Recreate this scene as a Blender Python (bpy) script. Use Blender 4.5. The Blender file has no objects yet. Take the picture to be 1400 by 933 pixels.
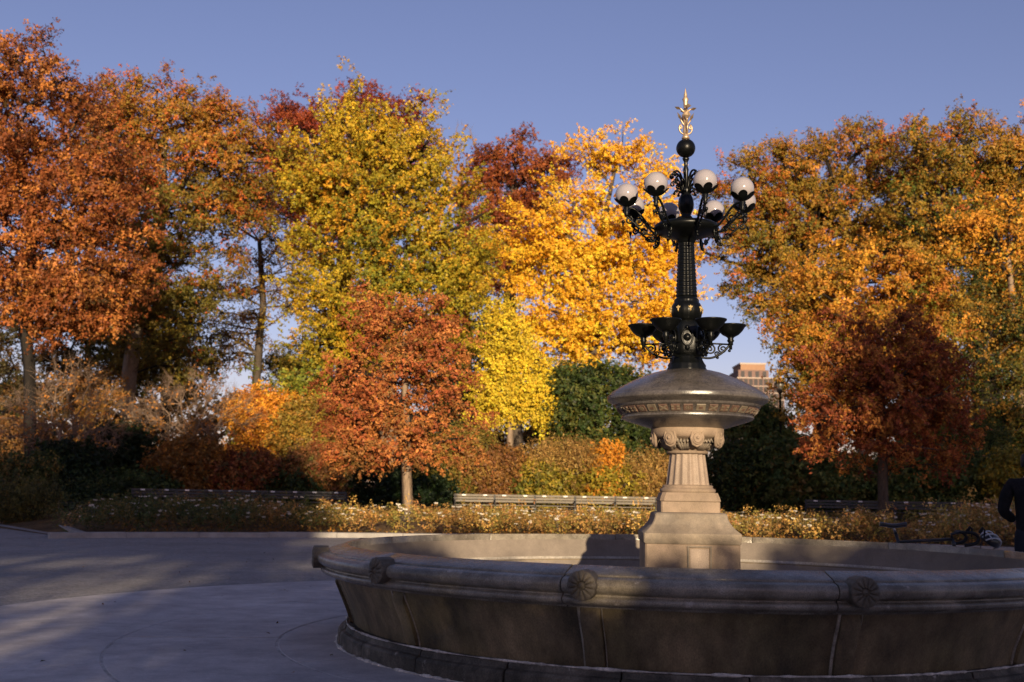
import bpy, bmesh, math, random
import numpy as np
from mathutils import Vector, Matrix
PI = math.pi
random.seed(7)
rng = np.random.default_rng(11)
S = bpy.context.scene
COL = S.collection

# ---------------------------------------------------------------- camera
H = 1.16                                   # eye height above the plaza
FPX = 1500.0                               # focal length in photograph pixels (1400 wide)
PITCH, ROLL = math.radians(7.955), math.radians(0.973)
_F = Vector((0, math.cos(PITCH), math.sin(PITCH)))
_r0 = Vector((1, 0, 0)); _u0 = _r0.cross(_F)
_R = math.cos(ROLL)*_r0 + math.sin(ROLL)*_u0
_U = -math.sin(ROLL)*_r0 + math.cos(ROLL)*_u0
cam_d = bpy.data.cameras.new('camera'); cam = bpy.data.objects.new('camera', cam_d); COL.objects.link(cam)
cam_d.sensor_width = 36; cam_d.lens = FPX/1400*36; cam_d.clip_end = 9000; cam_d.clip_start = .1
cam.matrix_world = Matrix(((_R.x, _U.x, -_F.x, 0), (_R.y, _U.y, -_F.y, 0), (_R.z, _U.z, -_F.z, H), (0, 0, 0, 1)))
cam_d.dof.use_dof = True; cam_d.dof.focus_distance = 8.6; cam_d.dof.aperture_fstop = 2.8
S.camera = cam
def at(x, y, Y):                           # a photograph pixel seen at depth Y metres
    d = _F + _R*((x-700)/FPX) - _U*((y-466.5)/FPX)
    d = d*(Y/d.y); return Vector((d.x, d.y, d.z+H))
CX, CY = 1.468, 9.124                      # fountain centre
def P(y): return at(935+8*(y-124)/620, y, CY).z     # height of a pixel row on the fountain axis
M = 1/164.2                                # metres per photograph pixel at the fountain

# ---------------------------------------------------------------- light
SUN_EL, SUN_AZ = math.radians(9.5), math.radians(-8)     # light travels towards azimuth -8 degrees (left of +y)
w = bpy.data.worlds.new('World'); S.world = w; w.use_nodes = True
nt = w.node_tree; bg = nt.nodes['Background']
sky = nt.nodes.new('ShaderNodeTexSky'); sky.sky_type = 'NISHITA'; sky.sun_disc = False
sky.sun_elevation = SUN_EL
to_sun = Vector((-math.sin(SUN_AZ)*math.cos(SUN_EL), -math.cos(SUN_AZ)*math.cos(SUN_EL), math.sin(SUN_EL)))
sky.sun_rotation = math.atan2(to_sun.x, to_sun.y)
sky.air_density = 1.0; sky.dust_density = .5; sky.ozone_density = 3.0
tint = nt.nodes.new('ShaderNodeMix'); tint.data_type = 'RGBA'; tint.blend_type = 'MULTIPLY'
tint.inputs[0].default_value = 1; tint.inputs[7].default_value = (1.52, .98, 1.06, 1)
nt.links.new(sky.outputs[0], tint.inputs[6]); nt.links.new(tint.outputs[2], bg.inputs[0])
bg.inputs[1].default_value = .088
sun_d = bpy.data.lights.new('sun', 'SUN'); sun_d.energy = 4.8; sun_d.angle = math.radians(.6); sun_d.color = (1, .80, .53)
sun = bpy.data.objects.new('sun', sun_d); COL.objects.link(sun); sun.location = (0, -20, 20)
sun.rotation_euler = to_sun.to_track_quat('Z', 'Y').to_euler()
S.view_settings.view_transform = 'Standard'; S.view_settings.look = 'None'
S.view_settings.exposure = .6; S.view_settings.gamma = 1
S.render.engine = 'CYCLES'
S.cycles.max_bounces = 6; S.cycles.diffuse_bounces = 3; S.cycles.glossy_bounces = 2; S.cycles.transmission_bounces = 3
S.cycles.transparent_max_bounces = 4; S.cycles.use_denoising = True

# ---------------------------------------------------------------- helpers
def lin(c):
    return tuple(((v/255)/12.92 if v <= 10 else ((v/255+.055)/1.055)**2.4) for v in c)
def material(name, col, rough=.8, var=(), bump=(), spec=.5, metal=0, col2=None, mix_scale=2., mix_range=(.4, .65), stretch=(1, 1, 1), col3=None, scale3=6., range3=(.6, .72)):
    """Principled material; var = [(scale, amount)] multiplies brightness with noise, bump = [(scale, strength, distance)],
    col2 = second colour in irregular patches."""
    m = bpy.data.materials.new(name); m.use_nodes = True; n = m.node_tree; L = n.links.new
    b = n.nodes['Principled BSDF']; b.inputs['Roughness'].default_value = rough; b.inputs['Metallic'].default_value = metal
    b.inputs['Specular IOR Level'].default_value = spec
    g = n.nodes.new('ShaderNodeNewGeometry'); mp = n.nodes.new('ShaderNodeMapping'); L(g.outputs['Position'], mp.inputs[0])
    mp.inputs['Scale'].default_value = stretch
    def noise(sc, det=4):
        t = n.nodes.new('ShaderNodeTexNoise'); t.inputs['Scale'].default_value = sc; t.inputs['Detail'].default_value = det
        t.inputs['Roughness'].default_value = .62
        L(mp.outputs[0], t.inputs['Vector']); return t.outputs[0]
    rgb = n.nodes.new('ShaderNodeRGB'); rgb.outputs[0].default_value = (*col, 1); c = rgb.outputs[0]
    if col2:
        r = n.nodes.new('ShaderNodeMapRange'); L(noise(mix_scale, 6), r.inputs[0])
        r.inputs[1].default_value, r.inputs[2].default_value = mix_range
        x = n.nodes.new('ShaderNodeMix'); x.data_type = 'RGBA'; L(r.outputs[0], x.inputs[0]); L(c, x.inputs[6]); x.inputs[7].default_value = (*col2, 1)
        c = x.outputs[2]
    if col3:
        r = n.nodes.new('ShaderNodeMapRange'); L(noise(scale3, 8), r.inputs[0]); r.inputs[1].default_value, r.inputs[2].default_value = range3
        x = n.nodes.new('ShaderNodeMix'); x.data_type = 'RGBA'; L(r.outputs[0], x.inputs[0]); L(c, x.inputs[6]); x.inputs[7].default_value = (*col3, 1); c = x.outputs[2]
    for sc, am in var:
        r = n.nodes.new('ShaderNodeMapRange'); L(noise(sc), r.inputs[0])
        r.inputs[1].default_value = .3; r.inputs[2].default_value = .7; r.inputs[3].default_value = 1-am; r.inputs[4].default_value = 1+am
        x = n.nodes.new('ShaderNodeVectorMath'); x.operation = 'SCALE'; L(c, x.inputs[0]); L(r.outputs[0], x.inputs['Scale']); c = x.outputs[0]
    L(c, b.inputs['Base Color'])
    nb = None
    for sc, st, ds in bump:
        k = n.nodes.new('ShaderNodeBump'); k.inputs['Strength'].default_value = st; k.inputs['Distance'].default_value = ds
        L(noise(sc, 5), k.inputs['Height'])
        if nb: L(nb, k.inputs['Normal'])
        nb = k.outputs[0]
    if nb: L(nb, b.inputs['Normal'])
    return m
def link(name, mesh, mat, parent=None, loc=None, rz=None):
    o = bpy.data.objects.new(name, mesh); COL.objects.link(o)
    if mat is not None:
        for x in (mat if isinstance(mat, (list, tuple)) else [mat]):
            if len(mesh.materials) < (len(mat) if isinstance(mat, (list, tuple)) else 1): mesh.materials.append(x)
    if parent is not None: o.parent = parent
    if loc is not None: o.location = loc
    if rz is not None: o.rotation_euler[2] = rz
    return o
def tag(o, label=None, cat=None, group=None, kind=None):
    for k, v in (('label', label), ('category', cat), ('group', group), ('kind', kind)):
        if v: o[k] = v
    return o
def empty(name, loc=(0, 0, 0), rz=0):
    o = bpy.data.objects.new(name, None); COL.objects.link(o); o.location = loc; o.rotation_euler[2] = rz; o.empty_display_size = .2
    return o
def npmesh(name, V, Q, smooth=False, col=None):
    """mesh from arrays: V (n,3), Q (m,k) faces of one size"""
    V = np.asarray(V, np.float32); Q = np.asarray(Q, np.int32); k = Q.shape[1]
    me = bpy.data.meshes.new(name); me.vertices.add(len(V)); me.vertices.foreach_set('co', V.ravel())
    me.loops.add(Q.size); me.loops.foreach_set('vertex_index', Q.ravel())
    me.polygons.add(len(Q)); me.polygons.foreach_set('loop_start', np.arange(0, Q.size, k, dtype=np.int32))
    me.polygons.foreach_set('use_smooth', np.full(len(Q), smooth))
    me.update(calc_edges=True)
    if col is not None:
        a = me.color_attributes.new('leaf_colour', 'FLOAT_COLOR', 'POINT')
        c = np.ones((len(V), 4), np.float32); c[:, :3] = col; a.data.foreach_set('color', c.ravel())
    return me
class MB:
    """collects shapes with mixed face sizes and links them as ONE mesh"""
    def __init__(s): s.v = []; s.f = []; s.mi = []; s.sm = []
    def add(s, V, F, mi=0, smooth=False):
        o = len(s.v); s.v += [tuple(x) for x in V]
        for f in F: s.f.append([i+o for i in f]); s.mi.append(mi); s.sm.append(smooth)
        return s
    def box(s, c, d, rot=None, mi=0, ch=0.0):
        x, y, z = d[0]/2, d[1]/2, d[2]/2
        if ch:
            e = min(ch, x*.9, y*.9, z*.9); V = []; 
            for sz, ax, ay in ((-z, x-e, y-e), (-z+e, x, y), (z-e, x, y), (z, x-e, y-e)):
                V += [(-ax, -ay, sz), (ax, -ay, sz), (ax, ay, sz), (-ax, ay, sz)]
            F = [(3, 2, 1, 0), (12, 13, 14, 15)]+[(4*k+i, 4*k+(i+1) % 4, 4*k+4+(i+1) % 4, 4*k+4+i) for k in range(3) for i in range(4)]
        else:
            V = [(-x, -y, -z), (x, -y, -z), (x, y, -z), (-x, y, -z), (-x, -y, z), (x, -y, z), (x, y, z), (-x, y, z)]
            F = [(3, 2, 1, 0), (4, 5, 6, 7), (0, 1, 5, 4), (1, 2, 6, 5), (2, 3, 7, 6), (3, 0, 4, 7)]
        m = rot or Matrix.Identity(3); c = Vector(c)
        return s.add([m @ Vector(p)+c for p in V], F, mi)
    def tube(s, pts, rad, n=8, mi=0, cap=True, closed=False):
        pts = [Vector(p) for p in pts]; k = len(pts)
        if not hasattr(rad, '__len__'): rad = [rad]*k
        V = []; up = None
        for i, p in enumerate(pts):
            a = pts[(i-1) % k] if (closed or i) else p; b = pts[(i+1) % k] if (closed or i < k-1) else p
            t = (b-a).normalized()
            if up is None: up = t.orthogonal().normalized()
            up = (up - t*up.dot(t)); up = up.normalized() if up.length > 1e-6 else t.orthogonal().normalized()
            q = t.cross(up)
            V += [p+(up*math.cos(2*PI*j/n)+q*math.sin(2*PI*j/n))*rad[i] for j in range(n)]
        F = [(i*n+j, i*n+(j+1) % n, ((i+1) % k)*n+(j+1) % n, ((i+1) % k)*n+j) for i in range(k if closed else k-1) for j in range(n)]
        if cap and not closed: F += [tuple(range(n-1, -1, -1)), tuple(range((k-1)*n, k*n))]
        return s.add(V, F, mi, True)
    def lathe(s, prof, n=48, c=(0, 0, 0), mi=0, smooth=True, mod=None, a0=0, sx=1, sy=1, cap=True):
        V = []; k = len(prof)
        for (r, z) in prof:
            for j in range(n):
                t = a0+2*PI*j/n; q = r*(mod(t, z) if mod else 1)
                V.append((c[0]+q*math.cos(t)*sx, c[1]+q*math.sin(t)*sy, c[2]+z))
        F = [(i*n+j, i*n+(j+1) % n, (i+1)*n+(j+1) % n, (i+1)*n+j) for i in range(k-1) for j in range(n)]
        if cap and prof[0][0] > 1e-4: F.append(tuple(range(n-1, -1, -1)))
        if cap and prof[-1][0] > 1e-4: F.append(tuple(range((k-1)*n, k*n)))
        return s.add(V, F, mi, smooth)
    def sweep(s, prof, a0, a1, n=6, mi=0, smooth=False, ch=.004, e=.006):
        """closed (r,z) outline swept about z from a0 to a1, ends eased"""
        k = len(prof); cr = sum(p[0] for p in prof)/k; cz = sum(p[1] for p in prof)/k
        rm = cr; st = [(a0, ch), (a0+e/rm, 0)]+[(a0+(a1-a0)*i/n, 0) for i in range(1, n)]+[(a1-e/rm, 0), (a1, ch)]
        V = []
        for a, sh in st:
            for r, z in prof:
                d = math.hypot(r-cr, z-cz) or 1; f = max(0, 1-sh/d); rr = cr+(r-cr)*f; zz = cz+(z-cz)*f
                V.append((rr*math.cos(a), rr*math.sin(a), zz))
        F = [(i*k+j, (i+1)*k+j, (i+1)*k+(j+1) % k, i*k+(j+1) % k) for i in range(len(st)-1) for j in range(k)]
        F += [tuple(range(k)), tuple(range(len(st)*k-1, (len(st)-1)*k-1, -1))]
        return s.add(V, F, mi, smooth)
    def sphere(s, c, r, n=16, m=10, mi=0, sc=(1, 1, 1)):
        pr = [(max(0, r*math.sin(PI*i/m)), -r*math.cos(PI*i/m)) for i in range(m+1)]
        V = []; 
        for rr, z in pr:
            for j in range(n): V.append((c[0]+rr*math.cos(2*PI*j/n)*sc[0], c[1]+rr*math.sin(2*PI*j/n)*sc[1], c[2]+z*sc[2]))
        F = [(i*n+j, i*n+(j+1) % n, (i+1)*n+(j+1) % n, (i+1)*n+j) for i in range(m) for j in range(n)]
        return s.add(V, F, mi, True)
    def mesh(s, name):
        me = bpy.data.meshes.new(name); me.from_pydata(s.v, [], s.f)
        me.polygons.foreach_set('material_index', s.mi); me.polygons.foreach_set('use_smooth', s.sm)
        bm = bmesh.new(); bm.from_mesh(me); bmesh.ops.recalc_face_normals(bm, faces=bm.faces); bm.to_mesh(me); bm.free()
        return me
    def build(s, name, mat, parent=None, **k): return link(name, s.mesh(name), mat, parent, **k)
def sharp(o, deg=35):
    o.data.set_sharp_from_angle(angle=math.radians(deg)); return o

# ---------------------------------------------------------------- materials
stone = material('brown_granite', (.285, .245, .185), .25, [(1.3, .3), (9, .25), (140, .35)], [(160, .35, .004), (14, .4, .012)], .5, col2=(.15, .125, .09), mix_scale=2.4, mix_range=(.42, .6), col3=(.45, .39, .33), scale3=11, range3=(.6, .78))
stone_wall = material('stained_granite', (.175, .135, .066), .6, [(1.6, .35), (7, .3), (120, .3)], [(130, .4, .004), (10, .5, .015)], .35, col2=(.068, .055, .034), mix_scale=2.4, mix_range=(.38, .62), stretch=(1.15, 1.15, .5), col3=(.28, .20, .11), scale3=2.0, range3=(.44, .74))
stone_pale = material('warm_granite', (.275, .20, .145), .72, [(2.2, .2), (12, .14), (210, .28)], [(190, .3, .003), (18, .22, .008)], .35, col2=(.25, .185, .13), mix_scale=4)
stone_tier = material('weathered_granite', (.25, .20, .15), .75, [(2.6, .25), (14, .18), (190, .25)], [(170, .3, .003), (16, .25, .008)], .35, col2=(.19, .16, .13), mix_scale=5)
stone_bowl = material('speckled_granite', (.085, .073, .064), .27, [(3, .3), (14, .2), (60, .3), (230, .6)], [(230, .3, .003), (12, .3, .006)], .75, col2=(.065, .056, .052), mix_scale=5)
stone_pink = material('pink_granite', (.285, .215, .165), .6, [(5, .2), (240, .45)], [(220, .25, .003)], .4)
stone_inner = material('inner_stone', (.20, .165, .135), .8, [(.9, .18), (8, .12), (120, .15)], [(120, .3, .004)], .25)
mortar = material('mortar', (.36, .32, .27), .9, [(5, .35), (60, .3)], [(60, .5, .006)], .2)
iron = material('black_iron', (.003, .0035, .0035), .33, [(20, .3)], [(90, .25, .003)], .22)
gilt = material('gilded_metal', (.52, .38, .24), .42, [(40, .25)], [(70, .2, .002)], .5, metal=.6)
gold_paint = material('gold_paint', (.42, .30, .12), .5, [(60, .3)], (), .5)
globe_m = material('milk_glass', (.32, .295, .315), .12, (), (), .5)
tile_red = material('red_tile', (.12, .07, .05), .5, [(30, .3)], ()); tile_cream = material('cream_tile', (.165, .13, .09), .5, [(30, .3)], ())
asphalt = material('asphalt', (.27, .25, .237), .9, [(.35, .16), (3, .14), (14, .22), (30, .28), (70, .3), (260, .4)], [(240, .6, .01), (40, .5, .012)], .25)
concrete = material('concrete', (.50, .455, .43), .85, [(.5, .14), (4, .13), (30, .08), (90, .12), (320, .18)], [(300, .35, .003), (5, .1, .01)], .25, col2=(.40, .36, .345), mix_scale=1.4, col3=(.29, .26, .24), scale3=3.2, range3=(.62, .8))
kerb_m = material('kerb_granite', (.30, .28, .26), .8, [(3, .2), (120, .25)], [(100, .4, .006)], .3)
plinth_m = material('crusted_granite', (.15, .125, .095), .7, [(2, .35), (11, .35), (90, .35)], [(60, .6, .006), (9, .5, .012)], .3, col2=(.07, .06, .045), mix_scale=3, mix_range=(.42, .56), col3=(.46, .41, .36), scale3=7, range3=(.62, .72))
soil = material('leafy_soil', (.10, .066, .036), .95, [(.6, .3), (5, .35), (40, .4)], [(30, .9, .05), (6, .6, .1)], .1, col2=(.15, .09, .035), mix_scale=1.3)
bark = material('grey_brown_bark', (.085, .066, .05), .9, [(3, .25), (22, .35)], [(26, .9, .04)], .2, stretch=(1, 1, .3))
bark_pale = material('pale_bark', (.24, .175, .12), .9, [(3, .25), (22, .3)], [(26, .8, .03)], .2, stretch=(1, 1, .3))
bark_dark = material('dark_bark', (.022, .018, .015), .9, [(3, .25), (22, .35)], [(26, .9, .04)], .2, stretch=(1, 1, .3))
rosette_stone = material('dark_granite', (.12, .098, .07), .6, [(9, .3), (120, .35)], [(130, .4, .004), (14, .4, .01)], .35)
twig_tan = material('tan_twigs', (.24, .165, .115), .85, [(4, .3)], (), .2)
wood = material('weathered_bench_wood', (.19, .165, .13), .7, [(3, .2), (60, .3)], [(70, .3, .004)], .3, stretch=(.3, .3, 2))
wood_shaded = material('shaded_bench_wood', (.045, .042, .036), .6, [(3, .2), (60, .3)], [(70, .3, .004)], .4)  # bench wood with shade put into its colour, for benches out of the sun
bench_iron = material('bench_iron', (.03, .03, .03), .6, [(20, .2)], (), .4)
plaque_m = material('plaque_metal', (.75, .72, .66), .4, [(30, .1)], (), .5)
wire_m = material('fence_wire', (.10, .095, .085), .6, (), (), .4)
def leaf_material(name, trans=.22, rough=.55):
    m = bpy.data.materials.new(name); m.use_nodes = True; n = m.node_tree; L = n.links.new
    b = n.nodes['Principled BSDF']; b.inputs['Roughness'].default_value = rough; b.inputs['Specular IOR Level'].default_value = .25
    a = n.nodes.new('ShaderNodeAttribute'); a.attribute_name = 'leaf_colour'
    t = n.nodes.new('ShaderNodeBsdfTranslucent'); x = n.nodes.new('ShaderNodeMixShader'); x.inputs[0].default_value = trans
    L(a.outputs['Color'], b.inputs['Base Color']); L(a.outputs['Color'], t.inputs['Color'])
    L(b.outputs[0], x.inputs[1]); L(t.outputs[0], x.inputs[2]); L(x.outputs[0], n.nodes['Material Output'].inputs['Surface'])
    return m
leaf_m = leaf_material('leaf')

# ---------------------------------------------------------------- ground
def bed_end(r): return 124.2-2.5*max(0, min(1, (r-20)/10.3))      # direction of the bed's left end at radius r
def path_sector(a, r=20):                  # 1 where the side path leaves the plaza on the left
    d = math.degrees(a) % 360+(124.2-bed_end(r))
    return max(0, min(1, (d-123)/3))*max(0, min(1, (200-d)/6)) if 120 < d < 210 else 0
def ground_z(x, y):
    r = math.hypot(x-CX, y-CY); a = math.atan2(y-CY, x-CX)
    rs = 20.0+10.3*path_sector(a, r)
    if y < CY and abs(math.degrees(a)+90) < 80: return 0 if r < 60 else min(2.5, (r-60)*.03)
    t = r-rs
    if t <= 0: return 0
    return float(np.interp(t, [0, .3, 4, 14, 18, 26, 45, 90, 400], [.0, .08, .20, .27, .45, .95, 1.7, 2.2, 3.0]))
def ground_sheet():
    rr = [0]+list(np.arange(2, 19.5, 2.5))+[19.9, 20.0, 20.3, 21, 22.5, 24, 27, 30, 30.3, 30.6, 31.5, 34, 38, 42, 46, 52, 60, 70, 85, 110, 160, 260, 400, 900, 2000, 4500]
    N = 240; V = []; 
    for r in rr:
        for j in range(N):
            a = 2*PI*j/N; x, y = CX+r*math.cos(a), CY+r*math.sin(a); V.append((x, y, ground_z(x, y)-.004))
    Q = [(i*N+j, i*N+(j+1) % N, (i+1)*N+(j+1) % N, (i+1)*N+j) for i in range(len(rr)-1) for j in range(N)]
    o = link('ground', npmesh('ground', V, Q, True), soil); tag(o, 'dark soil and leaf litter under the trees and shrubs', kind='structure')
ground_sheet()
def asphalt_sheet():
    N = 360; V = [(CX, CY, .002)]; 
    for j in range(N):
        a = 2*PI*j/N; d = math.degrees(a)
        r = 30.3 if 125 <= d <= 198 else (60 if 199 < d < 345 else 19.85)
        V.append((CX+r*math.cos(a), CY+r*math.sin(a), .004))
    F = [(0, 1+j, 1+(j+1) % N) for j in range(N)]
    for r, d in ((20.0, 124.3), (25, bed_end(25)), (30.3, 121.7), (30.3, 123.4), (30.3, 125.01), (19.85, 125.01)): d = math.radians(d); V.append((CX+r*math.cos(d), CY+r*math.sin(d), .003))
    F.append(tuple(range(N+6, N, -1)))
    me = bpy.data.meshes.new('asphalt_road'); me.from_pydata(V, [], F)
    tag(link('asphalt_road', me, asphalt), 'gritty grey asphalt carriage circle around the fountain', kind='structure')
asphalt_sheet()
pav = tag(MB().lathe([(6.50, -.02), (6.50, .0145), (0, .0145)], 120, (CX, CY, 0), smooth=False).build('pavement', material('pale_mortar', (.40, .37, .345), .9, [(5, .4), (60, .3)], [(60, .5, .004)], .2)), 'smooth grey concrete apron round the fountain', kind='structure')
pav.parent = None
def slabs():
    for r0, r1, n, off in ((2.7, 3.25, 14, 2), (3.266, 4.45, 14, 5), (4.466, 6.56, 16, 0)):
        g = .0018
        b = MB().sweep([(r0, -.01), (r1, -.01), (r1, .014), (r1-.006, .018), (r0+.006, .018), (r0, .014)], 0, 2*PI/n-g*2/r1*1.5, 10, ch=.003)
        me = b.mesh('paving_slab')
        for k in range(n): link('paving_slab', me, concrete, pav, (CX, CY, random.uniform(-.0015, .0015)), math.radians(off)+2*PI*k/n)
slabs()
def kerbs():
    k = empty('kerb', (CX, CY, 0)); tag(k, 'pale stone kerb edging the flowerbed', kind='structure')
    n = 74
    me = [MB().sweep([(19.8, -.05), (20.02, -.05), (20.02, .118+e), (20.0, .13+e), (19.82, .13+e), (19.8, .118+e)], 0, 2*PI/n-.006/20, 4, ch=.008, e=.012).mesh('kerb_stone') for e in (0, .006, -.006)]
    for j in range(n):
        a = 360*j/n
        if a < 124 or a > 330: link('kerb_stone', me[j % 3], kerb_m, k, (0, 0, 0), math.radians(a))
    me2 = MB().sweep([(30.2, -.05), (30.42, -.05), (30.42, .1), (30.4, .11), (30.22, .11), (30.2, .1)], 0, math.radians(3.2)-.0004, 4, ch=.008, e=.012).mesh('kerb_stone')
    for a in np.arange(122, 190, 3.2): link('kerb_stone', me2, kerb_m, k, (0, 0, 0), math.radians(float(a)))
    # the bed's left end, beside the side path
    p0 = Vector((20.0*math.cos(math.radians(124.2)), 20.0*math.sin(math.radians(124.2)), 0)); p1 = Vector((30.3*math.cos(math.radians(121.7)), 30.3*math.sin(math.radians(121.7)), 0)); d = p1-p0
    b = MB().box((0, 0, .03), (d.length/6-.012, .2, .17), ch=.012).mesh('kerb_stone')
    for i in range(6): link('kerb_stone', b, kerb_m, k, p0+d*((i+.5)/6), math.atan2(d.y, d.x))
kerbs()

# ---------------------------------------------------------------- the fountain
fountain = empty('fountain', (CX, CY, 0))
tag(fountain, 'round stone fountain basin with carved pedestal, dark iron lamp column and white globes', 'fountain')
lime_m = material('lime_joint', (.34, .30, .24), .9, [(6, .5), (60, .3)], [(60, .5, .006)], .2)
def basin():
    A0 = math.radians(-110.5)
    # body: inner wall, floor and mortar core behind the cut stones
    core = [(0, .26), (2.45, .27), (2.56, .33), (2.64, .43), (2.70, .55), (2.74, .64), (2.75, .70), (2.80, .70), (2.80, .53), (2.68, .53), (2.665, .2), (2.665, .15), (2.70, .1), (2.72, -.03), (0, -.03)]
    MB().lathe(core[:7], 144, cap=False).build('inner_wall', stone_inner, fountain)
    MB().lathe(core[7:][::-1], 144, cap=False).build('mortar_core', mortar, fountain)
    g = .0012
    def rounded(cr, cz, rx, rz, t0, t1, n): return [(cr+rx*math.cos(math.radians(t0+(t1-t0)*i/n)), cz+rz*math.sin(math.radians(t0+(t1-t0)*i/n))) for i in range(n+1)]
    cop = [(2.752, .64), (2.752, .75), (2.758, .758), (2.77, .759), (2.90, .718), (2.906, .714), (2.908, .706), (2.916, .703), (2.928, .703), (2.932, .700)]
    cop += rounded(2.928, .655, .058, .046, 78, -78, 9)
    cop += [(2.934, .605), (2.934, .598)] + rounded(2.918, .572, .040, .026, 65, -80, 6) + [(2.915, .540), (2.86, .534), (2.855, .523), (2.80, .523), (2.80, .64)]
    me = MB().sweep(cop, g, PI/6-g, 10, smooth=True).mesh('coping_stone'); me.set_sharp_from_angle(angle=math.radians(38))
    wall = [(2.672, .165), (2.672, .50), (2.832, .522), (2.812, .47), (2.775, .40), (2.742, .33), (2.712, .26), (2.694, .20), (2.688, .166)]
    mw = MB().sweep(wall, g, PI/6-g, 8, smooth=True, ch=.002).mesh('wall_panel'); mw.set_sharp_from_angle(angle=math.radians(38))
    rib = [(r+o, z) for (r, z), o in zip(wall[2:], (.0, .03, .036, .038, .038, .034, .028))]+[(2.675, .168), (2.675, .50)]
    mr = MB().sweep(rib, -.021, .021, 4, ch=.012, e=.016, smooth=True).mesh('rib'); mr.set_sharp_from_angle(angle=math.radians(50))
    pl = [(2.66, -.02), (2.66, .16), (2.735, .168), (2.752, .162), (2.758, .145), (2.765, .13), (2.79, .122), (2.802, .105), (2.806, -.02)]
    mp = [MB().sweep([(r+d*(r > 2.7), z) for r, z in pl], g*1.6, PI/12-g*1.6, 6, ch=.006, e=.01).mesh('plinth_stone') for d in (0, .004, -.004)]
    edge = MB()
    for sg in (-1, 1):
        ep = [(r+.009, z) for r, z in wall[2:]]+[(2.68, .168), (2.68, .50)]
        edge.sweep(ep, sg*.0245-.0017*(1.7 if sg < 0 else .35), sg*.0245+.0017*(1.7 if sg < 0 else .35), 1, ch=.001, e=.001)
    edge = edge.mesh('lime_joint')
    # rosette: petalled disc on a short barrel, axis along +x
    N, Rr = 72, .086; V = []; rings = [(0, 0), (.25, 0), (.32, 1), (.55, 1), (.8, 1), (.93, 1), (1.0, .3), (1.0, 0)]
    for i, (f, pw) in enumerate(rings):
        for j in range(N):
            t = 2*PI*j/N; pet = abs(math.cos(t*6))**.7
            h = (.018*math.cos(f/.25*PI/2) if f <= .25 else 0)+pw*(.013*pet*math.sin(PI*min(1, f/.97))+.004)
            q = Rr*f*(1-.05*(1-pet)*(f > .7))
            x = .055+h if i < 7 else -.055
            V.append((x, q*math.cos(t), q*math.sin(t)))
    F = [(i*N+j, i*N+(j+1) % N, (i+1)*N+(j+1) % N, (i+1)*N+j) for i in range(7) for j in range(N)]
    ros = MB().add(V, F, smooth=True).mesh('rosette'); ros.set_sharp_from_angle(angle=math.radians(40))
    bead = MB()
    for k in range(12):
        a = A0+k*PI/6
        link('coping_stone', me, stone, fountain, (0, 0, random.uniform(-.0015, .0015)), a-math.radians(2.6))
        link('wall_panel', mw, stone_wall, fountain, (0, 0, 0), a)
        link('rib', mr, stone_wall, fountain, (0, 0, 0), a)
        link('lime_joint', edge, lime_m, fountain, (0, 0, 0), a)
        link('rosette', ros, rosette_stone, fountain, (2.955*math.cos(a), 2.955*math.sin(a), .658), a)
    for k in range(24): link('plinth_stone', mp[k % 3], plinth_m, fountain, (0, 0, random.uniform(-.003, .003)), A0+k*PI/12+.06)
    # lime crust in the joint of wall and plinth and at the foot
    crust = material('lime_crust', (.60, .54, .47), .95, [(7, .45), (60, .3)], [(50, .8, .006)], .2)
    for R0, z0, r0, nm in ((2.742, .168, .0125, 'lime_edge'), (2.812, .020, .016, 'lime_edge')):
        n = 540; V = []
        for j in range(n):
            a = 2*PI*j/n; k = .55+.45*math.sin(a*37)*math.sin(a*11+1)+random.uniform(-.35, .35)
            rr = max(.002, r0*k)
            for q in range(5):
                t = 2*PI*q/5; V.append(((R0+rr*1.5*math.cos(t))*math.cos(a), (R0+rr*1.5*math.cos(t))*math.sin(a), z0+rr*math.sin(t)))
        F = [(j*5+q, j*5+(q+1) % 5, ((j+1) % n)*5+(q+1) % 5, ((j+1) % n)*5+q) for j in range(n) for q in range(5)]
        MB().add(V, F, smooth=True).build(nm, crust, fountain)
basin()
RZ = math.radians(-3.3)
def square_loft(secs, ch=.012, mi=0):
    """stack of chamfered square sections (half width, z)"""
    b = MB(); V = []
    for hw, z in secs:
        c = min(ch, hw*.5)
        V += [(-hw+c, -hw, z), (hw-c, -hw, z), (hw, -hw+c, z), (hw, hw-c, z), (hw-c, hw, z), (-hw+c, hw, z), (-hw, hw-c, z), (-hw, -hw+c, z)]
    k = len(secs)
    F = [(i*8+j, i*8+(j+1) % 8, (i+1)*8+(j+1) % 8, (i+1)*8+j) for i in range(k-1) for j in range(8)]
    F += [tuple(range(7, -1, -1)), tuple(range((k-1)*8, k*8))]
    return b.add(V, F, mi)
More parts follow.
